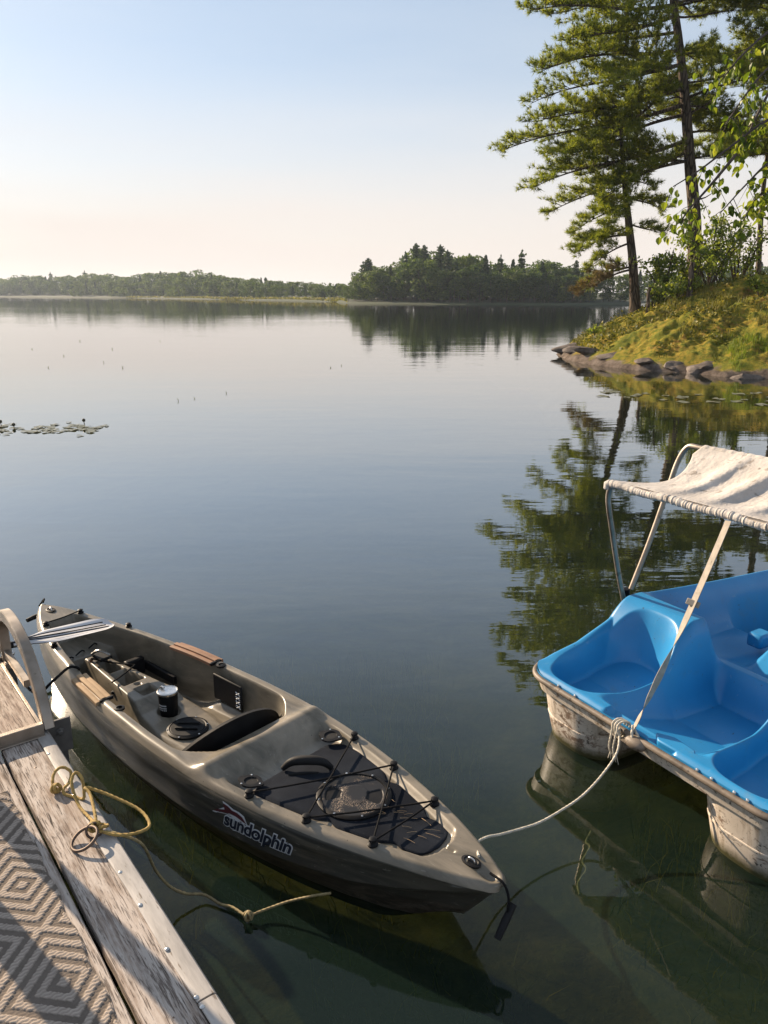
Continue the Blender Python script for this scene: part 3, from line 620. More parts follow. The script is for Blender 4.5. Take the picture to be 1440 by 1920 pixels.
for i, (px, py, Y, h, w, n, lab) in enumerate([
    (1330, 520, 28, 2.6, 1.5, 2600, 'leafy shrub growing up around the tall trunk'), (1245, 545, 27.2, 1.7, 1.1, 1900, 'broad green shrub between the two pine trunks'), (1290, 530, 27.6, 2.0, 1.0, 1800, 'shrub in front of the base of the tall pine'),
    (1385, 500, 29.5, 2.8, 1.3, 2200, 'loose tall shrub right of the tall trunk'), (1225, 570, 26.6, .9, .8, 900, 'low shrub beside the leaning trunk'), (1350, 530, 27, 1.3, 1.2, 1300, 'low spreading shrub on top of the bank'),
    (1115, 628, 25.6, .45, .5, 320, 'small sprig bush near the tip of the point'), (1265, 585, 25.6, .8, .8, 800, 'low bush beside the short bare stump'), (1415, 620, 23.8, .7, .7, 500, 'small leafy bush in the shaded hollow of the bank')]):
    p = at(px, py, Y=Y); shrub(p[0], p[1], h, w, n, lab, seed=30 + i)
# short bare stems on the slope
for px, py, Y, h, rr_, lab in ((1212, 605, 25.6, .85, .055, 'thin dark bare stump on the mossy slope'), (1287, 605, 25.3, 1.05, .085, 'thicker bare stump on the mossy slope')):
    p = at(px, py, Y=Y); z = float(land_z(p[0], p[1])); o = empty('tree_stump', (p[0], p[1], z - .1)); tag(o, lab, 'stump')
    MB().tube([(0, 0, 0), (.01, 0, h * .5), (-.02, .01, h * .9), (.01, 0, h + .1)], [rr_ * 1.25, rr_, rr_ * .95, rr_ * .8], n=9).build('stem', MAT['bark'], o)
    MB().tube([(0, 0, h * .75), (.12, -.05, h * .85), (.2, -.08, h)], [rr_ * .3, rr_ * .25, rr_ * .1], n=5).build('dead_branch', MAT['bark'], o)
# moss cushions and low leaves over the slope, grass by the water
pts = rng.uniform((4.5, 15), (20, 36), (60000, 2)); d = shore_dist(pts[:, 0], pts[:, 1]); keep = (d > .45) & (fbm(pts[:, 0] * .8, pts[:, 1] * .8, 77) > .43); pts = pts[keep][:22000]
C = np.column_stack([pts, land_z(pts[:, 0], pts[:, 1]) + rng.uniform(0, .10, len(pts)) * (1 + 2.0 * (rng.random(len(pts)) > .93))]); V, F = leaf_quads(C, .05, .9); o = mesh_np('ground_cover', V, F, MAT['cover']); tag(o, 'low plants and moss tufts covering the bank', 'ground cover', kind='stuff')
def blades(P, h, w, n, r_):
    P = np.repeat(P, n, 0); m = len(P); P = P + np.column_stack([r_.normal(0, .05, (m, 2)), np.zeros(m)]); a = r_.uniform(0, 6.283, m); H = h * r_.uniform(.5, 1.2, m); lean_ = r_.uniform(.1, .7, m); b = r_.uniform(0, 6.283, m)
    ax = np.column_stack([np.cos(a), np.sin(a), np.zeros(m)]) * w; mid = P + np.column_stack([np.cos(b) * lean_ * H * .3, np.sin(b) * lean_ * H * .3, H * .6]); tip = P + np.column_stack([np.cos(b) * lean_ * H * .9, np.sin(b) * lean_ * H * .9, H])
    V = np.stack([P - ax, P + ax, mid + ax * .7, tip, mid - ax * .7], 1).reshape(-1, 3); i = np.arange(m)[:, None] * 5
    return V, [i + np.array([[0, 1, 2, 4]]), i + np.array([[4, 2, 3]])]
pts = rng.uniform((8.2, 17.2), (14, 22), (6000, 2)); d = shore_dist(pts[:, 0], pts[:, 1]); pts = pts[(d > .15) & (d < 1.6) & (pts[:, 0] > 8.6) & (fbm(pts[:, 0] * 1.9, pts[:, 1] * 1.9, 5) > .47)][:700]
V, F = blades(np.column_stack([pts, land_z(pts[:, 0], pts[:, 1])]), .17, .006, 7, rng); o = mesh_np('shore_grass', V, F, MAT['grass']); tag(o, 'bright green grass at the foot of the bank', 'grass', kind='stuff')
pts = rng.uniform((5.3, 19), (13, 30), (9000, 2)); d = shore_dist(pts[:, 0], pts[:, 1]); pts = pts[(d > .5) & (fbm(pts[:, 0] * 1.1, pts[:, 1] * 1.1, 9) > .55)][:900]
V, F = blades(np.column_stack([pts, land_z(pts[:, 0], pts[:, 1])]), .20, .008, 6, rng); o = mesh_np('dry_grass', V, F, MAT['cover']); tag(o, 'thin dry grass scattered over the mossy slope', 'grass', kind='stuff')

# shore rocks, each a thing
def rock(x, y, z, sx, sy, sz, rz, label, seed, tilt=0):
    q = np.random.default_rng(seed); bm = bmesh.new(); bmesh.ops.create_icosphere(bm, subdivisions=3, radius=1)
    cuts = [(Vector(q.normal(size=3)).normalized(), q.uniform(.55, .85)) for _ in range(9)]
    for v in bm.verts:
        p = v.co.copy()
        for n_, dd in cuts:
            e = p.dot(n_) - dd
            if e > 0: p -= n_ * e * .92
        k = 1 + .10 * (math.sin(p.x * 5 + seed) * math.sin(p.y * 6) + math.sin(p.z * 7 + seed * 2) * .5); v.co = Vector((p.x * sx * k, p.y * sy * k, p.z * sz * k))
    me = bpy.data.meshes.new('rock'); bm.to_mesh(me); bm.free(); me.materials.append(MAT['rock']); me.polygons.foreach_set('use_smooth', [True] * len(me.polygons)); me.set_sharp_from_angle(angle=R(32))
    o = link(bpy.data.objects.new('rock', me)); o.location = (x, y, z); o.rotation_euler = (tilt, tilt * .6, rz); tag(o, label, 'rock', 'rocks along the edge of the point'); return o
RK = [(6.35, 25.9, .02, .85, .62, .20, .3, 'long low slab at the very tip of the point'), (6.15, 24.6, .02, .45, .75, .17, 1.5, 'dark slab just behind the tip of the point'), (6.25, 23.4, .02, .38, .70, .13, 1.4, 'flat brown ledge next to the tip slab'),
      (6.55, 22.3, .02, .34, .55, .12, 1.1, 'thin ledge at the water below the moss'), (7.05, 21.0, .02, .42, .34, .13, .5, 'low slab with a dark hollow beneath it'), (7.65, 20.45, .02, .36, .26, .15, .2, 'tilted stone below the mossy overhang'),
      (8.2, 20.1, .05, .60, .40, .20, .7, 'large pale boulder in the bank'), (8.75, 18.75, .0, .46, .24, .13, .2, 'pale flat rock lying by itself in the water'), (10.0, 18.15, .0, .30, .18, .10, .1, 'small low rock near the grass'), (6.5, 25.5, .30, .13, .11, .10, .5, 'round dark stone on top of the tip')]
for i, (x, y, z, a, b, c, rz, lab) in enumerate(RK): rock(x, y, max(z * .6, float(land_z(x, y)) - c * .78), a, b, c, rz, lab, 50 + i, .12 * ((i % 3) - 1))

# overhanging birch branch close by on the right
br = empty('birch_branch', (4.6, 6.4, 3.6)); tag(br, 'leafy birch branch hanging into the picture over the water', 'branch')
lv = bpy.data.meshes.new('leaf'); Lp = [(0, 0), (.25, .30), (.55, .34), (.82, .20), (1.06, 0), (.82, -.20), (.55, -.34), (.25, -.30)]
lv.from_pydata([(x * .050, y * .056, -.008 * x * x + .008 * abs(y) * 2) for x, y in Lp] + [(.027, 0, -.003)], [], [(i, (i + 1) % 8, 8) for i in range(8)]); lv.materials.append(MAT['leaf'])
q = np.random.default_rng(5); nleaf = 0; extra = []
LIMBS = [[(1500, 20, 6.6), (1440, 60, 6.3), (1390, 105, 6.1), (1345, 160, 6.0)], [(1520, 90, 6.4), (1450, 120, 6.2), (1400, 175, 6.0), (1360, 235, 5.9)], [(1520, 200, 6.2), (1440, 225, 6.0), (1370, 275, 5.8), (1310, 320, 5.7), (1262, 350, 5.7)],
         [(1530, 270, 6.0), (1450, 300, 5.8), (1400, 345, 5.7), (1350, 400, 5.6)], [(1530, 330, 6.1), (1460, 345, 5.9), (1420, 370, 5.8), (1390, 420, 5.7)], [(1380, 290, 5.8), (1330, 350, 5.7), (1290, 395, 5.6), (1275, 420, 5.6)], [(1470, 120, 6.3), (1420, 215, 6.0), (1395, 270, 5.9)]]
for lb in LIMBS:
    P = spline([rel(img_pt(*p), br) for p in lb], 8); tw = MB().tube(P, [.011 * (1 - .8 * i / (len(P) - 1)) + .0015 for i in range(len(P))], n=6); kk = 0
    for k in range(11):
        i = int(q.uniform(.12, 1.) * (len(P) - 1)); d = Vector((q.normal(0, .12), q.normal(0, .12), -q.uniform(.08, .26))); Q = [P[i], P[i] + d * .5 + Vector((0, 0, .02)), P[i] + d]; tw.tube(spline(Q, 4), [.0026 - .0002 * m_ for m_ in range(9)], n=4, cap=False)
        for m_ in range(8):
            t_ = q.uniform(.1, 1.05); p = P[i].lerp(P[i] + d, t_) + Vector(q.normal(0, .022, 3)); rot = (q.uniform(-.9, .9), q.uniform(.3, 1.7), q.uniform(0, 6.28)); kk += 1
            if kk % 2: extra.append((p, *rot)); continue
            o = bpy.data.objects.new('leaf', lv); link(o, br); o.location = p; o.rotation_euler = rot; s = q.uniform(.65, 1.25); o.scale = (s, s, s)
    tw.build('twig', MAT['twig'], br)
mb = MB()
for p, a, b, c in extra:
    Mx = Matrix.Translation(p) @ Matrix.Rotation(c, 4, 'Z') @ Matrix.Rotation(b, 4, 'Y') @ Matrix.Rotation(a, 4, 'X'); mb.add([Mx @ v_.co for v_ in lv.vertices], [tuple(f.vertices) for f in lv.polygons])
o = mb.build('leaves', MAT['leaf'], br, smooth=False); o['kind'] = 'stuff'
# lily pads and water sprigs
me = bpy.data.meshes.new('lily_pad'); n = 18; Vp = [(0, 0, 0)]; 
for k in range(n): a = R(14) + (2 * math.pi - R(28)) * k / (n - 1); Vp.append((math.cos(a), .85 * math.sin(a), .06 * math.sin(3 * a)))
me.from_pydata(Vp, [], [(0, k, k + 1) for k in range(1, n)]); me.materials.append(MAT['pad_leaf'])
def pad(x, y, s, rz, lab, grp):
    o = bpy.data.objects.new('lily_pad', me); link(o); o.location = (x, y, .008 + random.uniform(0, .004)); o.rotation_euler = (random.uniform(-.025, .025), random.uniform(-.025, .025), rz); o.scale = (s, s, s); tag(o, lab, 'lily pad', grp)
for k in range(75):
    t = random.random(); x = -6.3 + 2.05 * t; y = 11.45 + random.gauss(0, .28) * (1.1 - .6 * abs(t - .5)); pad(x, y, random.uniform(.05, .095), random.uniform(0, 6.28), 'lily pad floating in the patch on the open water', 'lily pads in the patch on the open water')
for k in range(26):
    px = random.uniform(1130, 1450); py = random.uniform(733, 745) + (px - 1130) * random.uniform(-.01, .07); p = at(px, py, z=0); pad(p[0], p[1], random.uniform(.07, .15), random.uniform(0, 6.28), 'lily pad floating near the mossy bank', 'lily pads near the bank')
for px, py, h in ((2, 800, .06), (26, 802, .03), (158, 798, .065)):
    p = at(px, py, z=0); o = empty('lily_bud', (p[0], p[1], 0)); tag(o, {2: 'dark lily bud at the edge of the pad patch', 26: 'smallest lily bud among the floating pads', 158: 'tallest lily bud at the end of the pad patch'}[px], 'bud')
    MB().tube([(0, 0, -.1), (.005, 0, h * .5), (0, 0, h)], .006, n=5).build('stem', MAT['bud'], o); MB().lathe([(.004, 0), (.022, .012), (.027, .032), (.018, .05), (.004, .056)], (0, 0, h - .01), 10).build('bud', MAT['bud'], o)
for k, (px, py) in enumerate(((365, 748), (335, 752), (424, 738), (230, 690), (195, 680), (90, 690), (150, 640), (620, 690), (640, 686), (210, 655), (120, 668), (60, 655), (300, 640))):
    p = at(px, py, z=0); s = np.hypot(p[0], p[1]) / 15; mb = MB()
    for j in range(2 + k % 2): a = random.uniform(0, 6.28); h = random.uniform(.022, .05) * s ** .6; mb.tube([(0, 0, -.1), (math.cos(a) * h * .2, math.sin(a) * h * .2, h * .6), (math.cos(a) * h * .7, math.sin(a) * h * .7, h)], [.004 * s ** .5, .0035 * s ** .5, .0015], n=4)
    o = mb.build('water_sprig', MAT['shrub']); o.location = (p[0], p[1], 0); tag(o, 'tiny sprig poking up through the open water', 'water plant', 'sprigs poking up through the open water')
# water weed on the bed close in
C = rng.uniform((-1.5, .4), (3.6, 5.0), (2600, 2)); C = C[fbm(C[:, 0] * 1.4, C[:, 1] * 1.4, 61) > .46]
V, F = blades(np.column_stack([C, -.47 - .06 * C[:, 1].clip(0, 3)]), .20, .0030, 5, rng)
o = mesh_np('water_weed', V, F, MAT['cover']); tag(o, 'murky weed growing on the bed under the boats', 'water weed', kind='stuff')

# ------------------------------------------------------------------ DOCK  (local x runs along its edge towards the camera, local y is negative inland)
EX, EY = .608, -.794; DOCK_Z = .35
dock = empty('dock', (-1.272, 2.596, 0), math.atan2(EY, EX)); tag(dock, 'weathered wooden dock with peeling boards and a pale edge strip', 'dock')
y0 = -.046
pw = [(-.046, -.168), (-.180, -.300), (-.309, -.430), (-.439, -.560), (-.569, -.690), (-.699, -.820), (-.829, -.950), (-.959, -1.08), (-1.089, -1.21), (-1.219, -1.34), (-1.349, -1.47)]
for i, (a, b) in enumerate(pw):
    mb = MB(); nseg = 60; nx = 60
    X = np.linspace(-.005 - .004 * (i % 3), 3.4, nx); prof = [(0, -.036), (0, -.003), (.003, 0), (.03, .0008), (.06, .0), (.092, .001), (abs(b - a) - .003, 0), (abs(b - a), -.003), (abs(b - a), -.036)]
    V = []
    for x in X:
        wv = .0022 * math.sin(x * 2.1 + i) + random.uniform(-.0012, .0012)
        for (t, z) in prof: V.append((x, a - t + (wv if t > .05 else wv * .5), DOCK_Z + z + .0015 * math.sin(x * 1.3 + i * 2)))
    mb.add(V, [tuple(int(q_) for q_ in f) for f in grid_faces(nx, len(prof))]); mb.f.append(tuple(range(len(prof)))); mb.f.append(tuple(range((nx - 1) * len(prof) + len(prof) - 1, (nx - 1) * len(prof) - 1, -1)))
    o = mb.build('plank', MAT['board'], dock, smooth=True)
    if i < 2:
        for x in (.22, .62, 1.02, 1.42, 1.82):
            nm = MB(); nm.lathe([(.0045, 0), (.0045, .0012), (.003, .002)], (x + random.uniform(-.03, .03), a - .03 - random.uniform(0, .05), DOCK_Z - .0005), 8); nm.build('nail', MAT['rust'], o)
MB().box(.0, 3.4, -.105, -.06, .10, .312).build('beam', MAT['beam'], dock, bevel=.003); MB().box(.0, 3.4, -1.47, -1.42, .10, .312).build('beam', MAT['beam'], dock, bevel=.003)
for x in (.03, 1.0, 2.0, 3.0): MB().box(x, x + .05, -1.419, -.106, .12, .311).build('joist', MAT['beam'], dock, bevel=.003)
MB().box(.0, 3.4, -.040, -.008, .14, .335).build('fascia', MAT['beam'], dock, bevel=.003)
MB().box(.08, 3.4, -1.40, -.12, -.16, .10).build('float', MAT['rubber'], dock, bevel=.02)
# pale edge strip, two lengths, with its screws
for (xa, xb) in ((-.012, 1.432), (1.438, 3.4)):
    mb = MB(); nx = 70; X = np.linspace(xa, xb, nx); V = []
    prof = [(-.050, .0005), (-.049, .0045), (-.040, .0056), (-.012, .0060), (-.002, .0040), (.003, -.002), (.004, -.03), (.001, -.05), (-.004, -.05)]
    for x in X:
        wv = .0022 * math.sin(x * 5.2) + .0015 * math.sin(x * 13 + 1)
        for k, (y, z) in enumerate(prof): V.append((x, y + (wv * 1.4 if k < 2 else 0), DOCK_Z + z + (.0012 * math.sin(x * 9) if k < 3 else 0)))
    mb.add(V, [tuple(int(q_) for q_ in f) for f in grid_faces(nx, len(prof))]); mb.f.append(tuple(range(len(prof)))); mb.f.append(tuple(range((nx - 1) * len(prof) + len(prof) - 1, (nx - 1) * len(prof) - 1, -1)))
    o = mb.build('edge_strip', MAT['strip'], dock)
    for x in [v for v in (.16, .46, .905, 1.06, 1.245, 1.420, 1.452, 1.72, 2.0) if xa < v < xb]:
        MB().lathe([(.0062, 0), (.0062, .002), (.0035, .0042), (.0005, .0046)], (x, -.042, DOCK_Z + .0045), 12).build('screw', MAT['steel'], o)
# two tall pipe posts stand out of frame on the left; the bands of shade across the boards are theirs
for i, (x, y, h) in enumerate(((-.02, -.345, 1.75), (.20, -.50, 1.95))):
    MB().tube([(x, y, -1.0), (x, y, .6), (x, y, h)], .037 if i == 0 else .045, n=16).build('post', MAT['alu'], dock)

# flip-up ladder platform at the dock's end
lad = empty('dock_ladder', (-1.272, 2.596, 0), math.atan2(EY, EX)); tag(lad, 'aluminium boarding ladder with a wooden tread and curved hand loop at the dock end', 'ladder')
def sq_tube(P, w, t, up=(0, 1, 0)):
    """rectangular tube along P lying in a plane with normal up"""
    mb = MB(); P = [Vector(p) for p in P]; N = Vector(up).normalized(); V = []; m = len(P); c_ = .18
    ring = [(-1, -1 + c_), (-1 + c_, -1), (1 - c_, -1), (1, -1 + c_), (1, 1 - c_), (1 - c_, 1), (-1 + c_, 1), (-1, 1 - c_)]
    for i in range(m):
        T = ((P[min(i + 1, m - 1)] - P[max(i - 1, 0)])).normalized(); S = T.cross(N).normalized()
        for (a, b) in ring: V.append(P[i] + S * a * w / 2 + N * b * t / 2)
    F = [(i * 8 + k, i * 8 + (k + 1) % 8, (i + 1) * 8 + (k + 1) % 8, (i + 1) * 8 + k) for i in range(m - 1) for k in range(8)] + [tuple(range(7, -1, -1)), tuple((m - 1) * 8 + k for k in range(8))]
    return mb.add(V, F)
for yy in (.004, -.47):
    loop = spline([(-.012, yy, .36), (-.045, yy, .43), (-.13, yy, .535), (-.245, yy, .612), (-.40, yy, .648), (-.55, yy, .640), (-.650, yy, .585), (-.668, yy, .50), (-.655, yy, .38)], 7)
    o = sq_tube(loop, .050, .040).build('hand_loop', MAT['alu'], lad)
    sq_tube([(-.65, yy - .001, .43), (-.44, yy - .001, .43), (-.29, yy - .001, .43)], .03, .026).build('cross_bar', MAT['alu'], o)
    MB().box(-.69, -.60, yy - .020, yy + .020, .365, .40).build('foot_plate', MAT['alu'], o, bevel=.004)
    MB().lathe([(.011, 0), (.011, .006), (.006, .009)], (-.645, yy + .02, .42), 10, Matrix.Rotation(R(-90), 4, 'X')).build('bolt', MAT['steel'], o)
fr = MB(); fr.box(-.012, .012, -.45, -.016, .352, .398); fr.box(-.70, -.675, -.45, -.016, .352, .398); fr.box(-.675, -.012, -.45, -.432, .352, .392); fr.box(-.675, -.012, -.030, -.016, .352, .386); fr.box(-.012, .030, -.45, -.016, .3535, .3575)
fr.build('tread_frame', MAT['alu'], lad, bevel=.003)
MB().box(-.672, -.014, -.430, -.032, .362, .390).build('tread', MAT['tread'], lad, bevel=.003)
# bracket and leg bolted at the corner
MB().box(-.034, -.022, -.01, .088, .235, .375).build('bracket', MAT['galv'], lad, bevel=.002); MB().box(-.075, -.036, .030, .070, -.9, .30).build('support_leg', MAT['galv'], lad, bevel=.003)
MB().lathe([(.017, 0), (.017, .004), (.011, .005), (.011, .012), (.007, .014)], (-.022, .045, .325), 6, Matrix.Rotation(R(90), 4, 'Y')).build('bolt', MAT['galv'], lad, smooth=False)
MB().prism([(0, 0), (.10, 0), (.02, .13), (0, .13)], -.004, .004, Matrix.Translation((-.20, .012, .30)) @ Matrix.Rotation(R(90), 4, 'X')).build('gusset', MAT['alu'], lad, smooth=False)
sq_tube([(-.66, .015, .36), (-.665, .02, -.2), (-.67, .03, -.9)], .035, .03).build('rail', MAT['galv'], lad)

# ------------------------------------------------------------------ rug on the dock
def tri(x, p): f = np.abs((x / p) % 1. - .5) * 2; return (1 - f) * p / 2     # distance to the nearest multiple of p
def rug_h(a, b):
    d = tri(a - 1.19, .40) + tri(b - .278, .40); return ss(.36, .46, np.abs(((d - .055) / .05) % 1. - .5) * 2 * .5 + .25) * 0 + (np.abs(((d - .055) / .05 + .5) % 1. - .5) < .26)
na, nb_ = 700, 470; A = np.linspace(.30, 2.45, na); Bq = np.linspace(.205, 1.40, nb_); GA, GB = np.meshgrid(A, Bq, indexing='ij')
edge = .004 * np.sin(GA * 31) * (GB < .22); P_ = rug_h(GA, GB).astype(float)
rib = .5 + .5 * np.sin(GA * 2 * math.pi / .0105 + 1.1 * np.sin(GB * 2 * math.pi / .020)); Z = DOCK_Z + .0062 + P_ * (.0022 + .0022 * rib) + (1 - P_) * .0012 * rib + .0015 * np.sin(GA * 7) * np.sin(GB * 5)
edgem = np.minimum(np.minimum(GB - .205, GA - .30), .01) / .01; Z = np.where(edgem < .3, DOCK_Z + .0025, Z)
def mat_rug():
    t = NT('woven_outdoor_rug'); at_ = t.n('Attribute'); at_.attribute_name = 'yarn'; co = t.coord((1, 1, 1)); n = t.noise(co, 60, 4, .7); big = t.noise(co, 4, 4)
    pale = t.mix(n, (.36, .30, .25), (.56, .475, .40)); dark = t.mix(n, (.105, .086, .071), (.21, .175, .145))
    c = t.mix(at_.outputs['Fac'], dark, pale); c = t.mix(t.ramp(big, [(.4, 0), (.7, .35)]), c, (.20, .165, .14)); t.bsdf(c, .95, 0, t.bump(t.noise(co, 420, 3), .5, .001), .1); return t.m
o = mesh_np('rug', np.stack([GA, -GB + edge, Z], -1).reshape(-1, 3), grid_faces(na, nb_)[:, ::-1], mat_rug(), smooth=True)
o.data.attributes.new('yarn', 'FLOAT', 'POINT').data.foreach_set('value', (P_ * (.45 + .55 * rib)).astype(np.float32).ravel())
o.location = dock.location; o.rotation_euler = dock.rotation_euler; tag(o, 'flat woven rug with pale nested diamonds lying on the dock boards', 'rug')

def dk(a, b, z): return Vector((-1.272 + EX * a - .794 * b, 2.596 + EY * a - .608 * b, z))   # dock frame to world
# iron mooring ring
c = dk(.722, .082, .366); rg = empty('mooring_ring', c); tag(rg, 'rusty iron mooring ring propped on the edge of the dock', 'ring'); n = 40
Mr = Matrix.Rotation(R(-52), 4, 'Z') @ Matrix.Rotation(R(24), 4, 'X')
MB().tube([Mr @ Vector((.041 * math.cos(2 * math.pi * k / n), .041 * math.sin(2 * math.pi * k / n), .008)) for k in range(n)], .0048, n=10, closed=True).build('ring', MAT['rust'], rg)
c2 = dk(.70, .05, .372) - c; M2 = Matrix.Rotation(R(20), 4, 'Z') @ Matrix.Rotation(R(62), 4, 'X')
MB().tube([c2 + M2 @ Vector((.022 * math.cos(2 * math.pi * k / 24), .022 * math.sin(2 * math.pi * k / 24), 0)) for k in range(24)], .004, n=8, closed=True).build('staple', MAT['rust'], rg)
# yellow rope on the dock and into the water
yr = empty('yellow_rope', dk(.69, .045, .36)); tag(yr, 'frayed yellow rope knotted to the iron ring and looped on the dock', 'rope'); OY = yr.location
def W(lst): return [Vector(p) - OY for p in lst]
z = DOCK_Z + .006
mb = rope_mb(W([dk(.415, .078, z + .012), dk(.385, .086, z + .01), dk(.345, .070, z + .03), dk(.330, .040, z + .035), dk(.352, .018, z + .02), dk(.392, .036, z + .008), dk(.42, .060, z + .012), dk(.44, .065, z + .004), dk(.475, .040, z), dk(.505, .022, z + .006), dk(.47, .012, z + .055), dk(.445, .025, z + .07), dk(.47, .046, z + .05), dk(.54, .048, z + .012), dk(.62, .040, z + .01), dk(.665, .040, z + .02), dk(.70, .044, z + .022)]), .0052)
rope_mb(W([dk(.70, .044, z + .022), dk(.655, .030, z + .03), dk(.55, .012, z + .04), dk(.51, .016, z + .045), dk(.505, -.005, z + .03), dk(.56, -.05, z + .014), dk(.66, -.105, z - .005), dk(.745, -.105, z - .01), dk(.775, -.055, z + .004), dk(.755, -.005, z + .008), dk(.72, .03, z + .014), dk(.69, .05, z + .02), dk(.672, .03, z + .012), dk(.70, .008, z + .014), dk(.715, .04, z + .03)]), .0052, mb=mb)
mb.build('rope', MAT['yrope'], yr)
kn = MB()
for k, ax in enumerate(((0, 0), (50, 20), (-40, 60))):
    Mk = Matrix.Rotation(R(ax[0]), 4, 'Z') @ Matrix.Rotation(R(60 + ax[1]), 4, 'X'); kn.tube([Vector((0, 0, .018)) + Mk @ Vector((.017 * math.cos(t), .013 * math.sin(t), .004 * math.sin(2 * t))) for t in np.linspace(0, 6.283, 30)], .0053, n=9, strands=3, twist=100, closed=False)
cz = dk(.405, .082, z + .012) - OY
for k in range(3): kn.tube([cz + Matrix.Rotation(R(40 * k), 4, 'Z') @ Matrix.Rotation(R(70), 4, 'X') @ Vector((.014 * math.cos(t), .012 * math.sin(t), .006 * k - .006)) for t in np.linspace(0, 6.283, 26)], .0052, n=9, strands=3, twist=100)
kn.build('knot', MAT['yrope'], yr)
ln = rope_mb(W([dk(.72, .02, z + .01), dk(.745, -.012, z), (-.752, 2.035, .30), (-.735, 2.085, .16), (-.70, 2.11, .075), (-.655, 2.12, .040), (-.60, 2.135, .022), (-.54, 2.105, .012), (-.50, 2.09, .014), (-.46, 2.06, .016), (-.437, 2.04, .022)]), .0048)
rope_mb(W([(-.437, 2.04, .022), (-.41, 2.06, .02), (-.37, 2.072, .028), (-.31, 2.075, .05), (-.23, 2.06, .085), (-.17, 2.05, .105)]), .0042, mb=ln); ln.build('mooring_line', MAT['orope'], yr)
k2 = MB(); ck = Vector((-.437, 2.04, .024)) - OY
for k in range(3): k2.tube([ck + Matrix.Rotation(R(60 * k), 4, 'Z') @ Matrix.Rotation(R(75), 4, 'X') @ Vector((.013 * math.cos(t), .012 * math.sin(t), .005 * k - .005)) for t in np.linspace(0, 6.283, 22)], .005, n=8, strands=3, twist=100)
k2.build('line_knot', MAT['orope'], yr)

# ------------------------------------------------------------------ KAYAK  (local x: far tip to near tip, local y: positive on the far side)
KL = 2.98; KA = math.atan2(-.666, .746)
kay = empty('kayak', (-1.88 + .666 * .02, 3.905 + .746 * .02, 0), KA); tag(kay, 'olive brown fishing kayak tied alongside the dock', 'kayak')
def hw(u): return np.interp(u, [0, .02, .06, .12, .25, .4, .6, .9, 1.2, 1.5, 1.8, 2.0, 2.2, 2.4, 2.6, 2.75, 2.87, 2.94, 2.97, 2.98], [.018, .034, .058, .088, .138, .18, .224, .279, .308, .325, .326, .311, .283, .243, .188, .138, .090, .058, .038, .02])
_us = np.linspace(0, KL, 400); _hw = np.convolve(np.pad(hw(_us), 12, mode='edge'), np.hanning(25) / np.hanning(25).sum(), 'valid'); _hw[:4] = hw(_us[:4]); _hw[-4:] = hw(_us[-4:])
def HW(u): return np.interp(u, _us, _hw)
def GZf(u): return np.interp(u, [0, .3, .9, 1.5, 2.2, 2.7, KL], [.325, .302, .278, .270, .266, .264, .252])
def SZf(u): return np.interp(u, [0, .15, .5, 1.0, 2.3, 2.6, 2.75, 2.87, KL], [.255, .20, .140, .115, .110, .122, .155, .195, .225])
